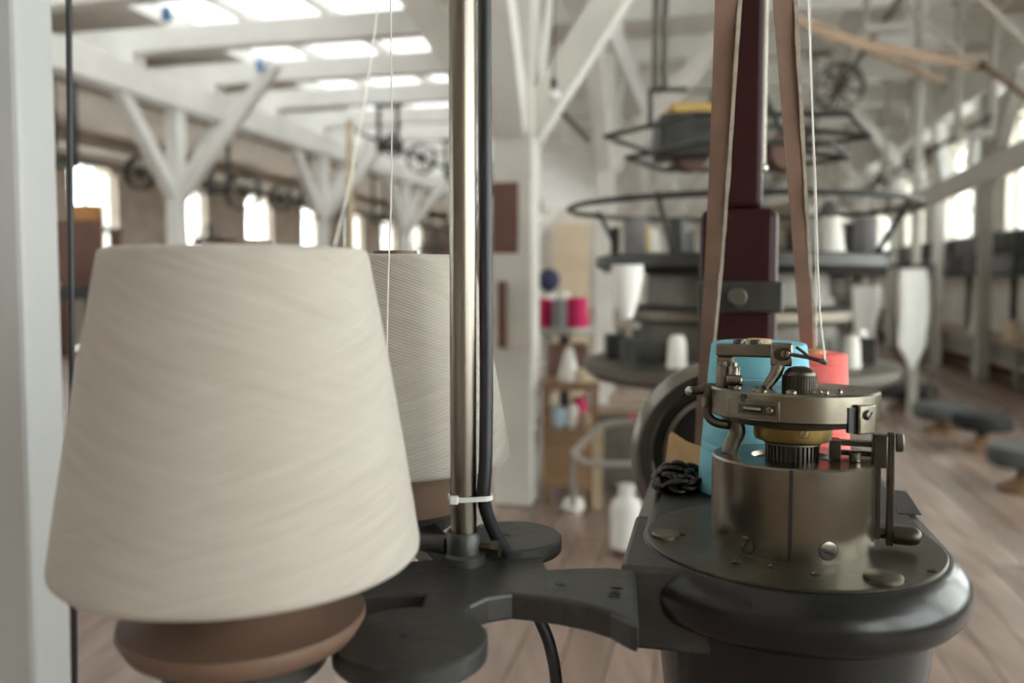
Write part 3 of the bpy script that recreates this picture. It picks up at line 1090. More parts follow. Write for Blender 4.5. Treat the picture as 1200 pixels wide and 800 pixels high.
# bent wire guide with its short prong
b = new()
tube(b, smooth_path([hq(-0.002, 0.012, 1.0945), hq(0.008, 0.016, 1.0932), hq(0.016, 0.019, 1.0915), hq(0.0225, 0.022, 1.0898)], 5), 0.0015, 10)
tube(b, [hq(0.0015, 0.018, 1.1005), hq(0.0060, 0.018, 1.0972), hq(0.0105, 0.018, 1.0935)], 0.0011, 8)
obj('wire_guide', b, 'steel_dark', head)
b = new(); cyl(b, hq(0.0185, 0.0205, 1.0908), hq(0.0232, 0.0222, 1.0897), 0.0021, seg=12, bev=0.0005)
obj('wire_eye', b, 'steel_dull', head)
# side support between ring and drum
b = new(); tube(b, smooth_path([hq(-0.046, 0.004, DT), hq(-0.043, 0.004, 1.026), hq(-0.040, 0.004, 1.034), hq(-0.043, 0.004, 1.044)], 6), 0.0062, 14)
obj('ring_support', b, 'steel_dull', head)
# latch lever at the side
b = new()
prism(b, [(0.0265, -0.008), (0.0345, -0.008), (0.0345, 0.014), (0.0265, 0.014)], DT, 1.0310, HM())
prism(b, [(0.0345, 0.002), (0.062, 0.002), (0.062, 0.014), (0.0345, 0.014)], 1.0265, 1.0300, HM())
prism(b, [(0.0345, 0.004), (0.062, 0.004), (0.062, 0.012), (0.0345, 0.012)], 1.0190, 1.0225, HM())
obj('lever_bracket', b, 'steel_dark', head, smooth=0, bevel=0.0006)
b = new(); cyl(b, hq(0.044, 0.010, DT), hq(0.044, 0.010, 1.0245), 0.0042, seg=16, bev=0.0008)
obj('bracket_pin', b, 'steel', head)
b = new()
prism(b, [(0.0560, -0.008), (0.0665, -0.008), (0.0665, 0.008), (0.0560, 0.008)], 1.0130, 1.0370, HM())
obj('pivot_block', b, 'steel_dark', head, smooth=30, bevel=0.0012)
b = new()
lev = []
for i in range(9):
    a = PI * i / 8
    lev.append((0.0075 * math.cos(a), 1.0315 + 0.0075 * math.sin(a)))
lev += [(-0.0055, 1.000), (-0.0050, 0.9560), (0.0050, 0.9560), (0.0055, 1.000)]
LM = HM() @ Matrix(((0, 0, 1, 0), (1, 0, 0, 0), (0, 1, 0, 0), (0, 0, 0, 1)))
prism(b, lev, 0.0665, 0.0715, LM)
obj('lever', b, 'steel_dark', head, smooth=30, bevel=0.0008)
b = new(); cyl(b, hq(0.0715, 0, 1.0315), hq(0.0775, 0, 1.0315), 0.0068, seg=20, bev=0.001)
obj('pivot_bolt', b, 'steel_dull', head)
b = new()
lathe(b, [(0.0062, 0.0), (0.0069, 0.002), (0.0069, 0.012), (0.0060, 0.0165), (0.0036, 0.0188), (0, 0.0194)], 22, axis_matrix(hq(0.0715, 0.0, 0.9635), hq(0.09, 0.0, 0.9635)))
obj('lever_handle', b, 'steel_dark', head)
b = new(); cyl(b, hq(0.0570, -0.002, 0.9635), hq(0.0665, -0.002, 0.9635), 0.004, seg=14)
obj('lever_stop', b, 'steel_dark', head)
b = new(); prism(b, [(0.0595, -0.004), (0.0622, -0.004), (0.0622, 0.004), (0.0595, 0.004)], 0.960, 1.0135, HM())
obj('lever_rail', b, 'steel_dark', head, smooth=0)

# the head sits a touch out of level on its plate, leaning back from the viewer
ROOT_AT = Vector((C.x, C.y, 0))
pv_ = C - ROOT_AT
TILT = Matrix.Translation(pv_ + Vector((0, 0, -0.0022))) @ Matrix.Rotation(math.radians(-2.2), 4, trt) @ Matrix.Translation(-pv_)
for o in head.children:
    o.data.transform(TILT)

# ================================================================== THINGS ON AND ROUND THE MACHINE
def yarn_cone(name, label, x, y, z0, z1, r0, r1, m, holder=True, core='holder_wood'):
    t = thing(name, label, 'yarn cone', (x, y, z0))
    b = new()
    hgt = z1 - z0
    pr = [(0.02, 0.002), (r0 - 0.006, 0.0), (r0 - 0.002, 0.0008), (r0 - 0.0002, 0.003), (r0, 0.006)]
    nst = 14
    for i in range(1, nst):
        f = i / nst
        rr = r0 + (r1 - r0) * f + 0.0010 * math.sin(PI * f)
        pr.append((rr, 0.006 + (hgt - 0.011) * f))
    pr += [(r1, hgt - 0.005), (r1 - 0.001, hgt - 0.002), (r1 - 0.004, hgt - 0.0005), (r1 - 0.012, hgt), (0.02, hgt - 0.001)]
    lathe(b, pr, 96, Matrix.Translation((x, y, z0)), cap0=True, cap1=True)
    obj('wound_yarn', b, m, t, smooth=60)
    b = new()
    cyl(b, (x, y, z0 - 0.0), (x, y, z1 + 0.004), 0.026, 0.019, seg=28)
    obj('cone_core', b, core, t)
    return t


front_cone = yarn_cone('yarn_cone', 'large cream white yarn cone in front, on its own brown dish', FC.x, FC.y, 0.992, 1.1665, 0.1, 0.0722, 'white_yarn')
rear_cone = yarn_cone('yarn_cone', 'cream white yarn cone half hidden behind the steel pole', BC.x, BC.y, 0.992, 1.1690, 0.1, 0.068, 'white_yarn')
for q, lb in ((FC, 'brown turned wooden dish under the front yarn cone'), (BC, 'brown turned wooden dish under the rear yarn cone')):
    b = new()
    if q is FC:
        pr = [(0.012, 0.9405), (0.050, 0.9405), (0.064, 0.947), (0.0685, 0.955), (0.068, 0.959), (0.060, 0.960), (0.034, 0.966), (0.028, 0.9715), (0.028, 0.9915), (0.012, 0.9915)]
    else:
        pr = [(0.012, AZ + 0.001), (0.056, AZ + 0.001), (0.062, 0.952), (0.066, 0.985), (0.060, 0.9915), (0.012, 0.9915)]
    lathe(b, pr, 56, Matrix.Translation((q.x, q.y, 0)), cap0=True)
    tag(obj('cone_dish', b, 'holder_wood', origin=(q.x, q.y, AZ)), lb, 'dish')

# blue and red yarn tubes on the bed
def ring_cone(name, label, x, y, z0, z1, r0, r1, m, groove):
    t = thing(name, label, 'yarn cone', (x, y, z0))
    b = new()
    hgt = z1 - z0
    zs = [0.004, 0.018, 0.040, 0.047, 0.075, 0.081, 0.11]
    pr = [(0.01, 0), (r0 - 0.002, 0.0), (r0, 0.002)]
    for zq in zs:
        if zq < hgt - 0.01 and zq > 0.006:
            rr = r0 + (r1 - r0) * zq / hgt
            pr += [(rr, zq - 0.0006), (rr - 0.0007, zq), (rr, zq + 0.0006)]
    pr += [(r1, hgt - 0.003), (r1 - 0.001, hgt - 0.001), (r1 - 0.004, hgt), (0.012, hgt - 0.001)]
    lathe(b, pr, 56, Matrix.Translation((x, y, z0)))
    obj('wound_yarn', b, m, t, smooth=50)
    b = new(); cyl(b, (x, y, z0), (x, y, z1 + 0.003), 0.014, 0.011, seg=20)
    obj('cone_core', b, 'tan_card', t)
    return t


bz = BZ + 0.0008
bx, by = 0.229, 0.790
ring_cone('yarn_cone', 'light blue yarn cone standing behind the round steel knitting head', bx, by, bz, 1.0900, 0.0545, 0.0430, 'blue_yarn', 'blue_groove')
rx, ry = 0.315, 0.885
ring_cone('yarn_cone', 'coral red yarn cone beside the blue one, behind the knitting head', rx, ry, bz, 1.0720, 0.0375, 0.0320, 'red_yarn', 'red_yarn')

# black chain heap
cc = G(795, 573, BZ)
chain = thing('chain', 'small heap of black chain links lying beside the blue cone', 'chain', (cc.x, cc.y, bz))
b0 = new()
torus(b0, Matrix.Identity(4), 0.0062, 0.0024, 18, 8, sx=1.25)
proto_me = bpy.data.meshes.new('link')
for f in b0.faces:
    f.smooth = True
b0.to_mesh(proto_me); b0.free()
proto_me.materials.append(MATS['black_chain'])
for i in range(56):
    a = random.uniform(0, 2 * PI)
    q = math.sqrt(random.random())
    x, y = 0.0185 * q * math.cos(a), 0.023 * q * math.sin(a)
    x += 0.22 * y
    zmax = 0.012 * (1 - q * q) + 0.003
    z = random.uniform(0.006, 0.006 + zmax)
    o = bpy.data.objects.new('link', proto_me)
    scene.collection.objects.link(o)
    o.parent = chain
    o.matrix_basis = Matrix.Translation((x, y, z)) @ Matrix.Rotation(random.uniform(0, 6.28), 4, 'Z') @ Matrix.Rotation(random.uniform(0.2, 1.5) * min(1, z / 0.009), 4, 'X')

# tan folded card behind the chain
b = new()
d0 = G(780, 552, BZ)
pts = [P(779, 553, 0.875), P(823, 553, 0.86), P(823, 524, 0.868), P(806, 518, 0.880), P(797, 512, 0.888), P(788, 506, 0.893), P(785, 510, 0.893)]
th = Vector((0.0, 0.003, 0.0))
lo = [b.verts.new(Vector((p.x, p.y, max(p.z, bz)))) for p in pts]
hi = [b.verts.new(Vector((p.x, p.y, max(p.z, bz))) + th) for p in pts]
for i in range(len(pts)):
    j = (i + 1) % len(pts)
    b.faces.new((lo[i], lo[j], hi[j], hi[i]))
b.faces.new(lo); b.faces.new(list(reversed(hi)))
tag(obj('card_offcut', b, 'tan_card', origin=(d0.x, d0.y, bz), smooth=0), 'tan folded card propped up behind the chain heap', 'card')

# leather drive belt: two strands from overhead to the pulley
belt = thing('drive_belt', 'tan leather drive belt whose two strands run down either side of maroon column', 'belt', P(886, 548, 0.985))


def strand(keys):
    pts, wid = [], []
    for (pxl, pxr, py, d, tw) in keys:
        a, c_ = P(pxl, py, d), P(pxr, py, d - tw)
        pts.append((a + c_) / 2); wid.append((c_ - a) / 2)
    return pts, wid


for keys in ([(844, 874, -140, 0.70, 0.0), (838, 866, 0, 0.72, 0.002), (831, 853, 200, 0.80, 0.004), (825, 843, 330, 0.88, 0.008), (817, 830, 470, 0.94, 0.010), (815, 827, 515, 0.965, 0.010), (818, 830, 560, 0.98, 0.008)],
             [(897, 924, -140, 0.70, 0.0), (906, 931, 0, 0.72, 0.0), (922, 942, 200, 0.80, 0.0), (930, 948, 300, 0.86, 0.002), (938, 954, 410, 0.92, 0.003), (944, 958, 520, 0.98, 0.004)]):
    pts, wid = strand(keys)
    top = Vector((pts[0].x * 1.05, pts[0].y * 0.96, 3.62))
    for f in (0.35, 0.7, 1.0):
        pts.insert(0, P((keys[0][0] + keys[0][1]) / 2, keys[0][2], keys[0][3]).lerp(top, f)); wid.insert(0, wid[0].copy())
    b = new(); strap(b, pts, wid, 0.0030)
    s_ = obj('belt_strand', b, 'leather', belt, smooth=30)
    b = new()
    epts = smooth_path([p + w * 1.05 for p, w in zip(pts, wid)], 10)
    ew = [Vector((0.0016 + random.uniform(-0.0003, 0.0005), 0, 0)) for _ in epts]
    strap(b, epts, ew, 0.0042)
    obj('frayed_edge', b, 'leather_edge', belt, smooth=0)

# black cable along the pole, and the cable tie
tie_z = 1.021
cab = new()
kp = [P(568, -60, 0.62), P(568, 100, 0.615), P(569, 300, 0.61), P(570, 450, 0.608), P(569, 540, 0.605), P(567, 585, 0.607), P(578, 620, 0.617), P(592, 645, 0.628), P(606, 662, 0.645), P(618, 690, 0.665), P(632, 725, 0.67), P(644, 755, 0.67), P(652, 800, 0.68), P(654, 870, 0.70), P(640, 1000, 0.72)]
tube(cab, [Vector((-0.021, 0.625, 3.62))] + smooth_path(kp, 10), 0.0049, 16)
tag(obj('cable', cab, 'black_rubber', origin=kp[5]), 'thick black rubber cable tied alongside the steel pole', 'cable')
tie = thing('cable_tie', 'white nylon tie binding the black cable to the steel pole', 'cable tie', P(545, 586, 0.60))
tpts = []
pm = P(545, 586, 0.60)
rm = P(567, 582, 0.607)
for i in range(13):   # loop round pole then cable
    a = PI * 0.5 + PI * i / 12
    tpts.append(Vector((PC.x + 0.0106 * math.cos(a), PC.y + 0.0106 * math.sin(a), pm.z)))
for i in range(13):
    a = -PI * 0.5 + PI * i / 12
    tpts.append(Vector((rm.x + 0.0060 * math.cos(a), rm.y + 0.0060 * math.sin(a), rm.z + 0.0)))
tpts.append(tpts[0].copy())
b = new(); strap(b, tpts, [Vector((0, 0, 0.0017))] * len(tpts), 0.0011)
obj('strap', b, 'nylon', tie, smooth=30)
b = new(); box(b, (PC.x - 0.0062, PC.y - 0.0105, pm.z), (0.0062, 0.005, 0.0056))
obj('buckle', b, 'nylon', tie, smooth=0, bevel=0.0008)

# slim black rod beside the near post
b = new(); r1_ = P(80, -60, 1.02)
r0_ = P(88, 860, 1.02)
r0_ = r1_.lerp(r0_, r1_.z / (r1_.z - r0_.z))
r1_ = r0_.lerp(r1_, 3.62 / r1_.z)
cyl(b, r0_, r1_, 0.0036, seg=12)
tag(obj('upright_rod', b, 'black_rubber', origin=r0_), 'slim black upright rod between the white post and front yarn cone', 'rod')

# yarn ends
def thread(label, pts, r=0.00045, ends=()):
    b = new(); tube(b, smooth_path(pts, 8) + list(ends), r, 6)
    tag(obj('yarn_end', b, 'thread', origin=pts[0]), label, 'thread')


thread('white yarn end slanting up from the front cone top', [P(392, 288, 0.42), P(405, 235, 0.43), P(419, 165, 0.45), P(436, 60, 0.5), P(450, -60, 0.56)], ends=(Vector((-0.034, 0.592, 2.3)),))
thread('white yarn end hanging straight in front of the rear cone', [P(453, 440, 0.63), P(455, 330, 0.64), P(458, 240, 0.65), P(459, 150, 0.66), P(457, -60, 0.68)], 0.0006, ends=(Vector((-0.08, 0.67, 2.3)), Vector((-0.036, 0.60, 2.5))))
thread('white yarn running from overhead down to the wire guide', [hq(0.0215, 0.0225, 1.0905), P(960, 350, 0.64), P(955, 200, 0.65), P(950, 90, 0.66), P(945, -60, 0.68)], 0.00065, ends=(Vector((0.23, 0.7, 3.62)),))
thread('dark-backed second yarn strand beside the right belt strand', [P(957, 405, 0.92), P(956, 330, 0.90), P(955, 250, 0.88), P(951, 100, 0.85), P(948, -60, 0.82)], 0.0006, ends=(Vector((0.275, 0.85, 3.62)),))

# ================================================================== LARGE CIRCULAR MACHINE (prototype at its own origin)
def make_circular_machine(label):
    t = thing('circular_knitting_machine', label, 'machine', (0, 0, 0))
    I = Matrix.Identity(4)
    for k in range(3):
        a = 2 * PI * k / 3 + 0.1
        b = new()
        x, y = 0.42 * math.cos(a), 0.42 * math.sin(a)
        tube(b, smooth_path([(x * 1.1, y * 1.1, 0.0), (x * 1.05, y * 1.05, 0.35), (x * 0.92, y * 0.92, 0.62), (x * 0.8, y * 0.8, 0.78)], 5), 0.035, 12)
        obj('leg', b, 'maroon_light', t)
    b = new(); lathe(b, [(0.40, 0.76), (0.54, 0.77), (0.58, 0.80), (0.58, 0.83), (0.53, 0.845), (0.40, 0.85)], 56)
    bedp = obj('bed_plate', b, 'grey_iron', t)
    for k in range(14):
        a = 2 * PI * k / 14
        b = new()
        if k % 3 == 0:
            lathe(b, [(0.035, 0), (0.03, 0.09), (0.02, 0.11), (0, 0.11)], 12, Matrix.Translation((0.47 * math.cos(a), 0.47 * math.sin(a), 0.845)))
            obj('feed_cone', b, 'white_yarn_far', t)
        else:
            box(b, (0.46 * math.cos(a), 0.46 * math.sin(a), 0.89), (0.07, 0.09, 0.09), a)
            obj('feed_unit', b, 'dark_iron', t, smooth=0)
    b = new(); lathe(b, [(0.36, 0.85), (0.36, 0.98), (0.40, 0.985), (0.41, 1.02), (0.40, 1.04), (0.34, 1.05), (0.33, 1.17)], 48)
    obj('needle_cylinder', b, 'grey_iron', t)
    b = new(); lathe(b, [(0.40, 0.99), (0.415, 1.0), (0.415, 1.03), (0.40, 1.04), (0.38, 1.04)], 48, cap0=False, cap1=False)
    obj('cylinder_band', b, 'steel_dull', t)
    b = new(); lathe(b, [(0.30, 1.16), (0.50, 1.17), (0.53, 1.19), (0.53, 1.225), (0.50, 1.235), (0.2, 1.24)], 56)
    obj('bobbin_plate', b, 'dark_iron', t)
    for k in range(18):
        a = 2 * PI * k / 18 + 0.1
        b = new()
        r_ = 0.40 if k % 2 else 0.46
        if k % 3 == 0:
            lathe(b, [(0.05, 0), (0.03, 0.12), (0.0, 0.12)], 14, Matrix.Translation((r_ * math.cos(a), r_ * math.sin(a), 1.236)))
            obj('bobbin', b, 'white_yarn_far', t)
        elif k % 3 == 1:
            lathe(b, [(0.04, 0), (0.04, 0.12), (0.0, 0.12)], 14, Matrix.Translation((r_ * math.cos(a), r_ * math.sin(a), 1.236)))
            obj('bobbin', b, 'ochre' if k % 2 else 'grey_yarn', t)
        else:
            box(b, (r_ * math.cos(a), r_ * math.sin(a), 1.29), (0.03, 0.05, 0.11), a)
            obj('stop_motion', b, 'dark_iron', t, smooth=0)
    b = new(); cyl(b, (0, 0, 0.8), (0, 0, 1.95), 0.035, seg=16)
    obj('centre_shaft', b, 'dark_iron', t)
    b = new(); torus(b, Matrix.Translation((0, 0, 1.41)), 0.635, 0.011, 72, 8)
    ring = obj('hoop', b, 'dark_iron', t)
    for k in range(4):
        a = 2 * PI * k / 4 + 0.9
        b = new(); cyl(b, (0.62 * math.cos(a), 0.62 * math.sin(a), 1.425), (0.50 * math.cos(a), 0.50 * math.sin(a), 1.22), 0.010, seg=8)
        obj('hoop_stay', b, 'dark_iron', t)
    for zz, s in ((1.68, 0.50), (1.60, 0.42)):
        b = new()
        for k in range(6):
            a0, a1 = 2 * PI * k / 6, 2 * PI * (k + 1) / 6
            cyl(b, (s * math.cos(a0), s * math.sin(a0), zz), (s * math.cos(a1), s * math.sin(a1), zz), 0.010, seg=8)
        for k in range(0, 6, 2):
            a0 = 2 * PI * k / 6
            cyl(b, (0, 0, zz + 0.05), (s * math.cos(a0), s * math.sin(a0), zz), 0.010, seg=8)
        obj('yarn_frame', b, 'dark_iron', t, smooth=0)
    for s in (-1, 1):
        b = new(); cyl(b, (s * 0.05, 0, 1.92), (s * 0.20, 0, 1.62), 0.012, seg=8)
        obj('stay', b, 'dark_iron', t)
        b = new(); lathe(b, [(0.06, -0.02), (0.075, 0.0), (0.075, 0.03), (0.05, 0.05)], 20, axis_matrix((s * 0.18, 0.0, 1.62), (s * 0.18, 1, 1.62)))
        obj('stay_pulley', b, 'brown_board', t)
    return t


big = make_circular_machine('large dark circular knitting machine standing behind the maroon column')
bp_ = P(862, 380, 3.25)
big.matrix_basis = Matrix.Translation((bp_.x, bp_.y, 0))
# its hanging gear box, pipes, and cloth funnel (parts of the same machine)
b = new()
q = P(800, 150, 3.2)
box(b, (q.x, q.y, q.z - 0.04), (0.2, 0.18, 0.16))
gb = obj('gear_box', b, 'dark_iron', big, smooth=0, bevel=0.015)
b = new(); box(b, (q.x + 0.03, q.y, q.z + 0.062), (0.17, 0.17, 0.035))
obj('box_lid', b, 'ochre', gb, smooth=0, bevel=0.008)
for px in (768, 779):
    b = new(); cyl(b, P(px, 105, 3.2), P(px + 2, -150, 3.2), 0.013, seg=10)
    obj('hanger_pipe', b, 'grey_iron', big)
b = new()
fr = [P(762, 105, 3.2), P(762, 150, 3.2), P(806, 105, 3.2)]
cyl(b, fr[0], fr[1], 0.010, seg=8); cyl(b, fr[0], fr[2], 0.010, seg=8)
obj('bracket', b, 'dark_iron', big)
q = P(735, 340, 2.72)
b = new(); lathe(b, [(0.018, -0.09), (0.035, -0.03), (0.050, 0.05), (0.05, 0.08), (0.0, 0.08)], 22, Matrix.Translation(q))
obj('cloth_funnel', b, 'white_cloth', big)

DARK = 'circular machines along the window wall'
machines = [
    (RV(1.2, 9.4, 0), 0.4, 1.0, 'dark circular knitting machine beyond the tan belt, with white cloth hanging beside it', None),
    (RV(1.5, 12.6, 0), 1.1, 1.0, 'second circular knitting machine down the window wall row', None),
    (RV(1.5, 16.0, 0), 2.0, 1.0, 'third and farthest circular knitting machine down the window wall row', None),
    (RV(-8.2, 8.2, 0), 0.2, 1.05, 'dark circular machine by the first bright window across the hall', None),
    (RV(-8.0, 12.6, 0), 0.9, 1.05, 'dark circular machine across the hall between the first two forked posts', None),
    (RV(-7.9, 17.0, 0), 1.6, 1.05, 'farther dark circular machine across the hall, above the cone tops', None),
    (RV(-4.6, 14.0, 0), 0.7, 1.0, 'dark circular machine in the open middle of the hall', None),
]
for loc, rz, sc, lb, g in machines:
    c_ = place_copy(big, loc, rz, lb, g, sc)
    for ch in list(c_.children):          # only the nearest one has the hanging gear and funnel
        if ch.name.split('.')[0] in ('gear_box', 'hanger_pipe', 'bracket', 'cloth_funnel'):
            for g2 in list(ch.children):
                bpy.data.objects.remove(g2)
            bpy.data.objects.remove(ch)

# ================================================================== MIDDLE DISTANCE
# round tray of cones on a stand
q = P(662, 385, 4.9)
tr = thing('tray_stand', 'round grey tray on a stand behind the white middle post', 'stand', (q.x, q.y, 0))
b = new(); lathe(b, [(0.0, q.z - 0.03), (0.17, q.z - 0.03), (0.19, q.z - 0.01), (0.19, q.z + 0.015), (0.175, q.z + 0.015), (0.17, q.z - 0.01), (0, q.z - 0.012)], 32, Matrix.Translation((q.x, q.y, 0)))
obj('tray', b, 'rail_grey', tr)
b = new(); cyl(b, (q.x, q.y, 0.03), (q.x, q.y, q.z - 0.02), 0.03, seg=14); obj('stem', b, 'dark_iron', tr)
b = new(); lathe(b, [(0.12, 0.0), (0.12, 0.02), (0.05, 0.05), (0, 0.05)], 24, Matrix.Translation((q.x, q.y, 0))); obj('foot', b, 'dark_iron', tr)
b = new(); box(b, (q.x + 0.02, q.y + 0.02, q.z - 0.22), (0.22, 0.2, 0.26)); obj('drive_box', b, 'brown_board', tr, smooth=0, bevel=0.01)


def small_cone(name, label, p, r0, r1, h, m, cat='yarn cone'):
    t = thing(name, label, cat, p)
    b = new(); lathe(b, [(r0 * 0.9, 0), (r0, 0.01), (r1, h - 0.008), (r1 * 0.8, h), (0, h)], 20, Matrix.Translation(p))
    obj('wound_yarn', b, m, t)
    b = new(); cyl(b, Vector(p) + Vector((0, 0, h - 0.005)), Vector(p) + Vector((0, 0, h + 0.02)), r1 * 0.35, seg=10)
    obj('cone_core', b, 'pale_wood', t)
    return t


tz = q.z - 0.009
small_cone('yarn_cone', 'magenta yarn cone on the outer side of the grey tray', (q.x + 0.065, q.y - 0.04, tz), 0.068, 0.058, 0.19, 'magenta_yarn')
small_cone('yarn_cone', 'magenta yarn cone on the grey tray, nearest the white post', (q.x - 0.115, q.y + 0.03, tz), 0.05, 0.045, 0.18, 'magenta_yarn')
small_cone('yarn_cone', 'dark grey yarn cone between the two magenta cones', (q.x - 0.035, q.y - 0.065, tz), 0.045, 0.04, 0.18, 'grey_yarn')
small_cone('yarn_cone', 'grey white yarn cone at the back of the grey tray', (q.x - 0.005, q.y + 0.08, tz), 0.05, 0.04, 0.22, 'white_yarn_far')
q2 = P(643, 328, 5.6)
st = thing('winding_stand', 'pale upright stand holding a navy bobbin beside the white middle post', 'stand', (q2.x, q2.y, 0))
b = new(); box(b, (q2.x + 0.16, q2.y + 0.1, 0.75), (0.22, 0.05, 1.5)); obj('back_board', b, 'pale_wood', st, smooth=0)
b = new(); cyl(b, (q2.x, q2.y, 0), (q2.x, q2.y, q2.z - 0.05), 0.018, seg=10); obj('stem', b, 'grey_iron', st)
b = new(); bmesh.ops.create_uvsphere(b, u_segments=16, v_segments=10, radius=0.075, matrix=Matrix.Translation((q2.x, q2.y, q2.z))); obj('bobbin', b, 'navy_yarn', st)
b = new(); lathe(b, [(0.05, -0.02), (0.09, 0.0), (0.06, 0.03)], 18, Matrix.Translation((q2.x, q2.y, q2.z - 0.12))); obj('cup', b, 'nylon', st)

# wooden crate stool with odds and ends
e = G(663, 590, 0)
ws = thing('wooden_trolley', 'small brown wooden trolley with shelf beside the foot of the middle post', 'trolley', (e.x, e.y, 0))
hw_, hd = 0.12, 0.13
ex, ey = e.x + 0.025, e.y + 0.14
for sx in (-1, 1):
    for sy in (-1, 1):
        b = new(); box(b, (ex + sx * hw_, ey + sy * hd, 0.31), (0.032, 0.032, 0.62)); obj('leg', b, 'crate_wood', ws, smooth=0)
for z_, nm in ((0.60, 'top_board'), (0.36, 'shelf'), (0.10, 'bottom_board')):
    b = new(); box(b, (ex, ey, z_), (0.285, 0.32, 0.035)); obj(nm, b, 'crate_wood', ws, smooth=0, bevel=0.004)
b = new(); box(b, (ex, ey - hd - 0.005, 0.225), (0.24, 0.018, 0.22)); obj('front_panel', b, 'crate_wood', ws, smooth=0)
small_cone('yarn_cone', 'white yarn cone standing on top of the wooden trolley', (ex - 0.005, ey - 0.05, 0.618), 0.058, 0.022, 0.165, 'white_yarn_far')
for dx, dy, m_, lb, r_, h_ in ((-0.07, -0.06, 'pale_blue_yarn', 'pale blue ball of yarn on the trolley shelf', 0.055, 0.11), (0.01, -0.07, 'white_yarn_far', 'white bobbin in the middle of the trolley shelf', 0.035, 0.12),
                               (0.05, -0.01, 'magenta_yarn', 'red bobbin at the back of the trolley shelf', 0.04, 0.15), (0.075, -0.085, 'pale_wood', 'pale wooden bobbin at the end of the trolley shelf', 0.03, 0.08)):
    p_ = Vector((ex + dx, ey + dy, 0.378))
    b = new(); lathe(b, [(r_ * 0.7, 0), (r_, h_ * 0.25), (r_, h_ * 0.75), (r_ * 0.6, h_), (0, h_)], 16, Matrix.Translation(p_))
    tag(obj('bobbin', b, m_, origin=p_), lb, 'bobbin')
for dx, dz, lb in ((0.075, 0, 'brown wooden block on the trolley top beside the white cone'),):
    p_ = Vector((ex + dx, ey - 0.06, 0.6175))
    b = new(); box(b, p_ + Vector((0, 0, 0.03)), (0.09, 0.08, 0.06), 0.3); tag(obj('block', b, 'pale_wood', origin=p_, smooth=0, bevel=0.006), lb, 'block')
# pale stick leaning by the trolley and white bag
p0_, p1_ = G(697, 600, 0), P(700, 512, 3.9)
b = new(); beam(b, G(700, 596, 0.006), P(701, 505, 4.0), 0.05, 0.02); tag(obj('plank_offcut', b, 'pale_wood', origin=p0_, smooth=0), 'pale upright plank leaning beside the wooden trolley', 'plank')
p_ = G(672, 601, 0)
b = new(); lathe(b, [(0.035, 0), (0.055, 0.03), (0.045, 0.07), (0.0, 0.075)], 16, Matrix.Translation(p_)); tag(obj('yarn_ball', b, 'white_yarn_far', origin=p_), 'small off-white ball of yarn on the floor before the trolley', 'ball')

# white L-shaped guard sheet and grey cabinet behind it
q3 = P(705, 450, 4.6)
wb = thing('carton', 'white open carton on a dark cabinet behind the trolley', 'carton', (q3.x, q3.y, 0.475))
b = new(); box(b, (q3.x - 0.02, q3.y, 0.575), (0.10, 0.12, 0.20)); obj('side', b, 'plastic_white', wb, smooth=0)
b = new(); box(b, (q3.x + 0.06, q3.y, 0.655), (0.22, 0.14, 0.06)); obj('flap', b, 'plastic_white', wb, smooth=0)
cb = thing('cabinet', 'dark low cabinet with red trim behind the hand wheel', 'cabinet', (q3.x + 0.15, q3.y + 0.1, 0))
b = new(); box(b, (q3.x + 0.25, q3.y + 0.12, 0.245), (0.62, 0.45, 0.38)); obj('body', b, 'grey_iron', cb, smooth=0, bevel=0.01)
b = new(); box(b, (q3.x + 0.25, q3.y + 0.12, 0.4545), (0.66, 0.49, 0.04)); obj('top', b, 'bench_top', cb, smooth=0)
b = new(); box(b, (q3.x + 0.30, q3.y - 0.112, 0.41), (0.34, 0.012, 0.035)); obj('red_trim', b, 'magenta_yarn', cb, smooth=0)
for sx in (-1, 1):
    b = new(); box(b, (q3.x + 0.25 + sx * 0.26, q3.y + 0.1, 0.03), (0.05, 0.3, 0.06)); obj('foot', b, 'dark_iron', cb, smooth=0)
# bent tube guard
b = new()
tp = [P(672, 532, 3.7), P(690, 512, 3.7), P(708, 498, 3.7), P(745, 494, 3.7), P(800, 494, 3.7)]
tube(b, smooth_path(tp, 6), 0.016, 10)
tube(b, smooth_path([P(672, 532, 3.7), P(690, 542, 3.65), P(745, 543, 3.6), P(800, 543, 3.6)], 6), 0.013, 10)
cyl(b, G(672, 600, 0).xy.to_3d() + Vector((0, 0.02, 0)), P(672, 532, 3.7), 0.013, seg=10)
cyl(b, P(800, 494, 3.7), Vector((P(800, 494, 3.7).x, P(800, 494, 3.7).y, 0)), 0.013, seg=10)
tag(obj('tube_guard', b, 'rail_grey', origin=(tp[0].x, tp[0].y, 0)), 'bent grey tube guard rail in front of the cabinet', 'rail')

# white plastic jug on the floor
jp = G(736, 655, 0)
jg = thing('plastic_jug', 'white plastic jug standing on the floor beside the machine bed', 'jug', (jp.x, jp.y, 0))
jx, jy = jp.x, jp.y + 0.06
b = new(); lathe(b, [(0.05, 0.0), (0.058, 0.006), (0.058, 0.03), (0.0, 0.03)], 24, Matrix.Translation((jx, jy, 0))); obj('base', b, 'brown_board', jg)
b = new(); lathe(b, [(0.05, 0.03), (0.066, 0.036), (0.066, 0.19), (0.058, 0.225), (0.032, 0.245), (0.03, 0.262), (0, 0.262)], 28, Matrix.Translation((jx, jy, 0))); obj('jug_body', b, 'plastic_white', jg)
b = new(); cyl(b, (jx, jy, 0.261), (jx, jy, 0.295), 0.034, seg=20, bev=0.003); obj('cap', b, 'nylon', jg)

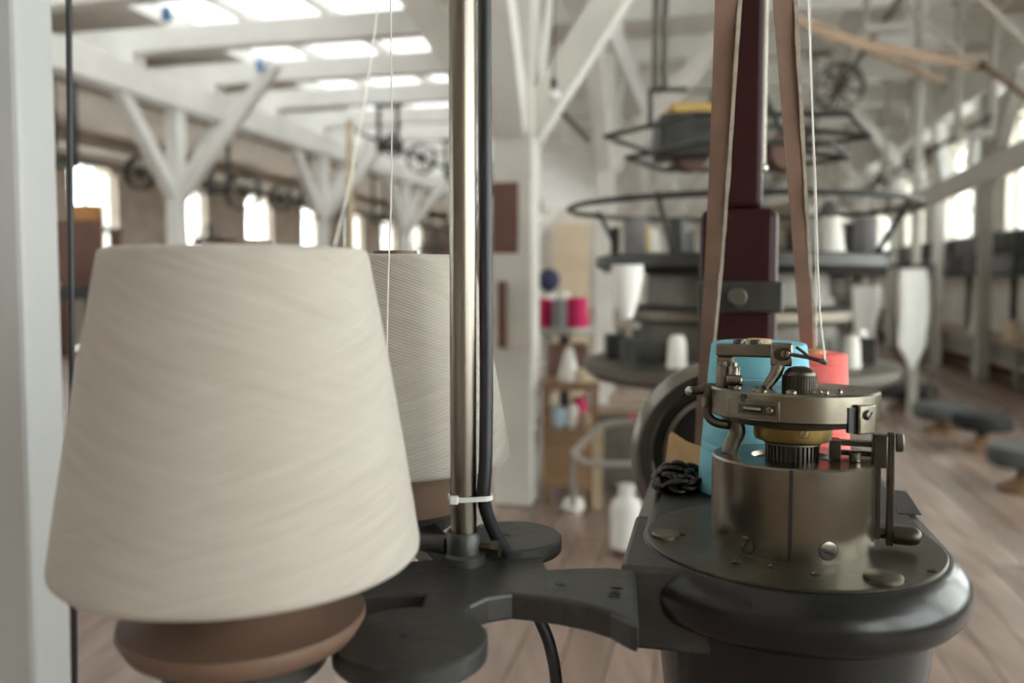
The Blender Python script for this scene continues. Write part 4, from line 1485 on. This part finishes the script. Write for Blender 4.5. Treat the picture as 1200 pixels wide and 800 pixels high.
# slim pale pipe in front of the far posts
pp = P(411, 300, 4.6)
b = new(); cyl(b, (pp.x, pp.y, 0), (pp.x, pp.y, P(411, 142, 4.6).z), 0.018, seg=14)
tag(obj('creel_post', b, 'pale_wood', origin=(pp.x, pp.y, 0)), 'slim pale upright creel post rising behind the front yarn cone', 'post')
# light bulb on its cord
q4 = P(649, 112, 3.6)
bl = thing('light_bulb', 'clear unlit bulb hanging beside the middle post brace', 'bulb', q4)
b = new(); bmesh.ops.create_uvsphere(b, u_segments=16, v_segments=12, radius=0.028, matrix=Matrix.Translation(q4)); obj('globe', b, 'bulb_glass', bl)
b = new(); cyl(b, q4 + Vector((0, 0, 0.022)), q4 + Vector((0, 0, 0.07)), 0.014, seg=12); obj('bulb_cap', b, 'dark_iron', bl)
b = new(); cyl(b, q4 + Vector((0, 0, 0.065)), Vector((q4.x, q4.y, 3.64)), 0.004, seg=8); obj('cord', b, 'dark_iron', bl)
b = new(); tube(b, smooth_path([P(640, 110, 4.25), P(662, 135, 4.9), P(690, 165, 5.6)], 6), 0.016, 8)
tag(obj('conduit', b, 'dark_iron', origin=P(640, 110, 4.25)), 'dark conduit sloping away from the middle post past the bulb', 'conduit')

# ------------------------------------------------------------------ line shafts
def pulley_on(t, v, u, z, r, w, m='dark_iron', spokes=True):
    M_ = axis_matrix(RV(v, u - w / 2, z), RV(v, u + w, z))
    b = new()
    lathe(b, [(r - 0.02, 0), (r, 0.0), (r, w), (r - 0.02, w), (r - 0.02, 0)], 32, M_, cap0=False, cap1=False)
    for k in range(4):
        a = PI * k / 4
        d = Vector((math.cos(a), math.sin(a), w / 2 / max(r, 1e-6))) 
        cyl(b, M_ @ Vector((-r * math.cos(a) * 0.95, -r * math.sin(a) * 0.95, w / 2)), M_ @ Vector((r * math.cos(a) * 0.95, r * math.sin(a) * 0.95, w / 2)), 0.014, seg=6)
    lathe(b, [(0.05, -0.02), (0.05, w + 0.02)], 14, M_)
    return obj('pulley', b, m, t)


def line_shaft(v, z, u0, u1, label, pulleys, hang=3.62, m='dark_iron'):
    t = thing('line_shaft', label, 'shaft', RV(v, u0, z), 0)
    b = new(); cyl(b, RV(v, u0, z), RV(v, u1, z), 0.025, seg=12); obj('shaft', b, m, t)
    for u_, r_, w_ in pulleys:
        pulley_on(t, v, u_, z, r_, w_, m)
    u_ = 0.45 + 1.6 * math.ceil((u0 - 0.45) / 1.6)
    i = 0
    while u_ < u1:
        if i % 2 == 0:
            b = new()
            rbox(b, v - 0.16, v - 0.12, u_ - 0.04, u_ + 0.04, z - 0.08, hang)
            rbox(b, v + 0.12, v + 0.16, u_ - 0.04, u_ + 0.04, z - 0.08, hang)
            rbox(b, v - 0.16, v + 0.16, u_ - 0.05, u_ + 0.05, z - 0.10, z - 0.04)
            rbox(b, v - 0.2, v + 0.2, u_ - 0.06, u_ + 0.06, hang - 0.04, hang)
            obj('hanger', b, m if v < 0 else 'rail_grey', t, smooth=0)
        i += 1
        u_ += 1.6
    return t


line_shaft(-4.5, 3.05, 10.5, 24, 'dark overhead line shaft with pulleys, above the rear yarn cone', [(11.8, 0.16, 0.1), (13.1, 0.24, 0.12), (15.0, 0.2, 0.1), (17.0, 0.26, 0.12), (19.5, 0.2, 0.1), (22.0, 0.25, 0.1)])
line_shaft(1.25, 3.05, 3.0, 26, 'grey overhead line shaft on the window side, carrying the broad belt', [(9.2, 0.24, 0.16), (12.5, 0.2, 0.12), (15.8, 0.22, 0.12), (19, 0.2, 0.12)], m='grey_iron')
line_shaft(2.3, 2.5, 8.0, 24, 'low dark line shaft close along the window wall', [(10.6, 0.15, 0.12), (12.9, 0.14, 0.12), (15.5, 0.14, 0.12), (18, 0.14, 0.1)], hang=3.62)
line_shaft(-7.2, 2.5, 4.0, 26, 'dark line shaft in the far aisle, under the brown ceiling boards', [(6.4, 0.2, 0.12), (8.0, 0.16, 0.1), (9.8, 0.22, 0.12), (11.2, 0.15, 0.1), (13.5, 0.22, 0.12), (15.8, 0.2, 0.1), (18.6, 0.22, 0.12), (12.3, 0.3, 0.14), (14.7, 0.28, 0.12), (10.6, 0.28, 0.1)], hang=3.62)

# slack brown belts between shafts
def flat_belt(label, pts, w, m='belt_brown'):
    P_ = smooth_path(pts, 8)
    b = new(); strap(b, P_, [Vector((0.0, 0.25 * w, 0.5 * w))] * len(P_), 0.008)
    tag(obj('flat_belt', b, m, origin=pts[0], smooth=30), label, 'belt')


flat_belt('brown flat belt sloping from overhead toward the rail by the windows', [P(915, 15, 4.2), P(1000, 48, 4.9), P(1080, 65, 5.6), P(1160, 80, 6.4)], 0.075)
flat_belt('lower brown flat belt strand crossing below its twin', [P(915, 17, 4.3), P(1000, 50, 5.2), P(1060, 76, 6.2), P(1110, 96, 7.2)], 0.06)
flat_belt('short brown belt end dropping past the wall post', [P(1150, 76, 6.3), P(1180, 97, 5.8), P(1215, 125, 5.4)], 0.07)
flat_belt('thin brown belt high in the corner over the windows', [P(1050, -10, 6.0), P(1095, 38, 6.6), P(1145, 75, 7.2)], 0.05, 'belt_grey')
flat_belt('second thin brown belt high in the corner over the windows', [P(1140, -10, 5.4), P(1175, 22, 5.7), P(1215, 62, 6.0)], 0.06, 'belt_grey')
b = new()
bp0, bp1 = P(1030, -60, 7.8), P(975, 95, 9.4)
strap(b, [bp0, (bp0 + bp1) / 2, bp1], [Vector((0.15, 0.1, 0.04))] * 3, 0.01)
tag(obj('flat_belt', b, 'belt_grey', origin=bp0, smooth=0), 'broad grey-brown belt hanging down to the grey line shaft pulley', 'belt')

# grey rail on brackets
ra, rb = P(1052, 247, 7.6), P(1330, 122, 3.3)
rail = thing('guard_rail', 'long grey wooden rail running in front of the windows', 'rail', (ra.x, ra.y, 0))
b = new(); beam(b, ra, rb, 0.06, 0.13); obj('rail_beam', b, 'rail_grey', rail, smooth=0)
for f in (0.12, 0.97):
    q5 = ra.lerp(rb, f)
    b = new(); box(b, (q5.x + 0.05, q5.y, 1.8), (0.06, 0.06, 3.6)); obj('rail_post', b, 'rail_grey', rail, smooth=0)

# low bench along the window wall: frame of posts, rails, recessed panels
bench = thing('low_bench', 'long low panelled bench running along the window wall', 'bench', RV(3.0, 12, 0), 0)
b = new(); rbox(b, 3.09, 3.56, 5.2, 21, 0.42, 0.47); obj('bench_top', b, 'bench_top', bench, smooth=0)
u = 5.2
while u < 20.5:
    b = new(); rbox(b, 3.11, 3.19, u, u + 0.09, 0.0, 0.42); obj('bench_leg', b, 'bench_green', bench, smooth=0)
    b = new(); rbox(b, 3.155, 3.17, u + 0.09, u + 1.5, 0.22, 0.40); obj('panel', b, 'bench_green', bench, smooth=0)
    b = new(); rbox(b, 3.12, 3.18, u + 0.09, u + 1.5, 0.19, 0.235); obj('bench_rail', b, 'bench_top', bench, smooth=0)
    b = new(); rbox(b, 3.14, 3.52, u + 0.09, u + 1.5, 0.05, 0.075); obj('bench_shelf', b, 'brown_board', bench, smooth=0)
    u += 1.5
# things on the bench
for i, (u_, m_, lb, r_, h_) in enumerate(((7.6, 'white_yarn_far', 'white cone on the low bench, nearest the stools', 0.09, 0.2), (8.6, 'brown_board', 'brown wound cone on the low bench beside white cones', 0.12, 0.24),
                                           (9.3, 'white_yarn_far', 'second white cone along the low bench', 0.09, 0.18), (10.2, 'pale_wood', 'pale wooden cone further along the low bench', 0.1, 0.2),
                                           (11.4, 'white_yarn_far', 'far white cone on the low bench near the hanging cloth', 0.11, 0.28))):
    p_ = RV(3.22, u_, 0.471)
    small_cone('yarn_cone', lb, p_, r_, r_ * 0.7, h_, m_)

# dark creel along the windows, with its bobbins
creel = thing('bobbin_rack', 'long dark bobbin rack standing on the low bench before the window sills', 'rack', RV(3.43, 12, 0.471), 0)
for z_ in (1.18, 1.44):
    b = new(); rbox(b, 3.34, 3.50, 5.5, 20, z_ - 0.02, z_ + 0.02); obj('rack_bar', b, 'dark_iron', creel, smooth=0)
for i in range(9):
    b = new(); rbox(b, 3.40, 3.46, 5.6 + 1.75 * i, 5.66 + 1.75 * i, 0.471, 1.5); obj('rack_upright', b, 'dark_iron', creel, smooth=0)
bb = None
TENS = ['', '', 'twenty-', 'thirty-']
ONES = ['first', 'second', 'third', 'fourth', 'fifth', 'sixth', 'seventh', 'eighth', 'ninth', 'tenth', 'eleventh', 'twelfth', 'thirteenth', 'fourteenth',
        'fifteenth', 'sixteenth', 'seventeenth', 'eighteenth', 'nineteenth']
ORD = [ONES[i - 1] if i < 20 else ('twentieth' if i == 20 else 'thirtieth' if i == 30 else TENS[i // 10] + ONES[i % 10 - 1]) for i in range(1, 40)]
for bar, z_ in (('lower', 1.2), ('upper', 1.46)):
    for i in range(36):
        u_ = 5.8 + 0.37 * i
        p_ = RV(3.42 + random.uniform(-0.02, 0.02), u_, z_)
        if bb is None:
            b = new(); lathe(b, [(0.09, 0.0), (0.12, 0.02), (0.115, 0.2), (0.07, 0.24), (0, 0.24)], 12, Matrix.Translation(p_))
            bb = obj('bobbin', b, 'grey_yarn', origin=p_)
            tag(bb, '', 'bobbin', 'dark bobbins on the window rack')
            bb2 = bb.copy(); bb2.data = bb.data.copy(); bb2.data.materials[0] = MATS['dark_iron']
        else:
            o = (bb if random.random() < 0.5 else bb2).copy()
            scene.collection.objects.link(o)
            o.location = p_
        (bb if i == 0 and bar == 'lower' else o)['label'] = 'dark bobbin on the ' + bar + ' bar of the window rack, ' + ORD[i] + ' from its near end'
bpy.data.objects.remove(bb2)

# hanging white cloth tubes
def cloth(label, px, d, ytop, ymid, ybot, wtop, pointed):
    a = P(px, ytop, d)
    zb = P(px, ybot, d).z
    zm = P(px, ymid, d).z
    b = new()
    w = wtop
    if pointed:
        prof_ = [(a.z, w, 0.03), ((a.z + zm) / 2, w * 1.02, 0.035), (zm, w * 1.0, 0.03), ((zm + zb) / 2, w * 0.55, 0.02), (zb, w * 0.08, 0.01)]
    else:
        prof_ = [(a.z, w * 1.15, 0.05), ((a.z + zm) / 2, w * 1.1, 0.05), (zm, w * 0.85, 0.04), (zb, w * 0.45, 0.03)]
    rings = []
    for z_, w_, t_ in prof_:
        rings.append([b.verts.new(Vector((a.x + w_ * math.cos(k * PI / 8) + (0.01 * math.sin(z_ * 30)), a.y + (t_ + 0.012 * math.cos(5 * k * PI / 8)) * math.sin(k * PI / 8), z_))) for k in range(16)])
    for A, B in zip(rings[:-1], rings[1:]):
        for k in range(16):
            b.faces.new((A[k], A[(k + 1) % 16], B[(k + 1) % 16], B[k]))
    b.faces.new(rings[0]); b.faces.new(list(reversed(rings[-1])))
    tag(obj('knitted_cloth', b, 'white_cloth', origin=(a.x, a.y, zb), smooth=60), label, 'cloth')


cloth('white knitted cloth hanging to a point in front of the bench', 1071, 6.9, 315, 405, 433, 0.115, True)
cloth('white knitted tube narrowing downward beyond the yarn thread', 1015, 7.4, 335, 380, 432, 0.11, False)
# stand the cloths hang from
hs = thing('take_up_stand', 'slim dark stand the white knitted cloths hang from', 'stand', (P(1043, 330, 7.1).x, P(1043, 330, 7.1).y + 0.05, 0))
fa, fb = P(995, 312, 7.45), P(1095, 312, 6.8)
b = new(); cyl(b, fa, fb, 0.018, seg=10); obj('bar', b, 'dark_iron', hs)
for q6 in (fa, fb):
    b = new(); cyl(b, (q6.x, q6.y + 0.0, 0), q6, 0.016, seg=10); obj('upright', b, 'grey_iron', hs)

# low round stools
def stool(px, py, w, m, label, h=0.15):
    p = G(px, py, 0)
    t = thing('low_stool', label, 'stool', p)
    b = new(); lathe(b, [(w * 0.92, h), (w, h + 0.015), (w, h + 0.085), (w * 0.95, h + 0.10), (0, h + 0.105)], 36, Matrix.Translation(p)); obj('seat', b, m, t)
    b = new(); cyl(b, p + Vector((0, 0, 0.04)), p + Vector((0, 0, h + 0.01)), 0.035, seg=14); obj('stem', b, 'dark_iron', t)
    b = new(); lathe(b, [(0.13, 0.0), (0.13, 0.02), (0.05, 0.06), (0.04, 0.10), (0, 0.10)], 8, Matrix.Translation(p)); obj('foot', b, 'crate_wood', t, smooth=20)
    return t


stool(1150, 528, 0.185, 'seat_black', 'low stool with black round seat on a wooden foot, before the bench')
stool(1200, 575, 0.185, 'seat_grey', 'low grey round stool cut off by the frame edge', h=0.14)
stool(1103, 506, 0.20, 'seat_grey', 'low grey round stool behind the black-seated one', h=0.11)
stool(1058, 478, 0.28, 'seat_black', 'widest low dark round stool, farthest along the bench', h=0.10)

# ------------------------------------------------------------------ far left bits
# orange boxes on the window sill and pale pipes
for px, w_, lb in ((93, 0.22, 'orange brown box before the first bright window'), (110, 0.20, 'second orange brown box before the first bright window')):
    p_ = P(px, 268, 12.5)
    b = new(); box(b, p_ + Vector((0, 0, 0.18)), (w_, 0.2, 0.34)); tag(obj('box', b, 'orange_box', origin=p_, smooth=0), lb, 'box')
pA, pB = P(93, 270, 12.5), P(112, 270, 12.5)
sh = thing('shelf_rack', 'brown shelf rack carrying the orange boxes across the hall', 'rack', ((pA.x + pB.x) / 2, pA.y, 0))
b = new(); box(b, ((pA.x + pB.x) / 2, pA.y, P(93, 268, 12.5).z - 0.03), (0.9, 0.4, 0.05)); obj('shelf', b, 'brown_board', sh, smooth=0)
for s in (-0.4, 0.4):
    b = new(); box(b, ((pA.x + pB.x) / 2 + s, pA.y, P(93, 268, 12.5).z / 2 - 0.03), (0.05, 0.3, P(93, 268, 12.5).z - 0.06)); obj('upright', b, 'brown_board', sh, smooth=0)
b = new(); cyl(b, RV(-7.6, 5, 2.72), RV(-7.6, 24, 2.72), 0.06, seg=12)
tag(obj('steam_pipe', b, 'wall_beige', origin=RV(-7.6, 5, 2.72)), 'pale beige pipe running along the far aisle behind the forked posts', 'pipe')
# winding frame with small bobbins seen between post and cone
wf = thing('winding_table', 'dark winding table glimpsed between the white post and front cone', 'table', RV(-4.4, 4.2, 0), -ROOMA)
b = new(); rbox(b, -4.8, -3.6, 4.0, 4.6, 1.02, 1.10); obj('table_top', b, 'dark_iron', wf, smooth=0)
for v_ in (-4.75, -3.7):
    for u_ in (4.05, 4.55):
        b = new(); rbox(b, v_ - 0.03, v_ + 0.03, u_ - 0.03, u_ + 0.03, 0, 1.03); obj('leg', b, 'dark_iron', wf, smooth=0)
b = new(); rbox(b, -4.8, -3.6, 4.5, 4.54, 1.1, 1.5); obj('back_panel', b, 'brown_board', wf, smooth=0)
for i in range(8):
    p_ = RV(-4.7 + 0.14 * i, 4.15 + 0.08 * (i % 2), 1.10)
    b = new(); lathe(b, [(0.045, 0.0), (0.05, 0.01), (0.03, 0.03), (0.03, 0.14), (0.045, 0.16), (0, 0.165)], 14, Matrix.Translation(p_))
    tag(obj('bobbin', b, ['nylon', 'ochre', 'navy_yarn', 'nylon'][i % 4], origin=p_), ['white', 'ochre', 'navy', 'white'][i % 4] + ' small bobbin, ' + ['first', 'second', 'third', 'fourth', 'fifth', 'sixth', 'seventh', 'eighth'][i] + ' from the white post, on the winding table', 'bobbin', 'bobbins on the winding table')
# blue insulators on the joists
for px, py, d, lb in ((304, 76, 9.9, 'small blue insulator under the second cross joist'), (195, 17, 7.7, 'small blue insulator on the nearest cross joist')):
    q7 = P(px, py, d)
    b = new(); lathe(b, [(0.03, -0.06), (0.05, -0.04), (0.05, 0.0), (0.03, 0.03), (0.04, 0.06), (0, 0.08)], 14, Matrix.Translation(q7))
    tag(obj('insulator', b, 'insulator_blue', origin=q7), lb, 'insulator')
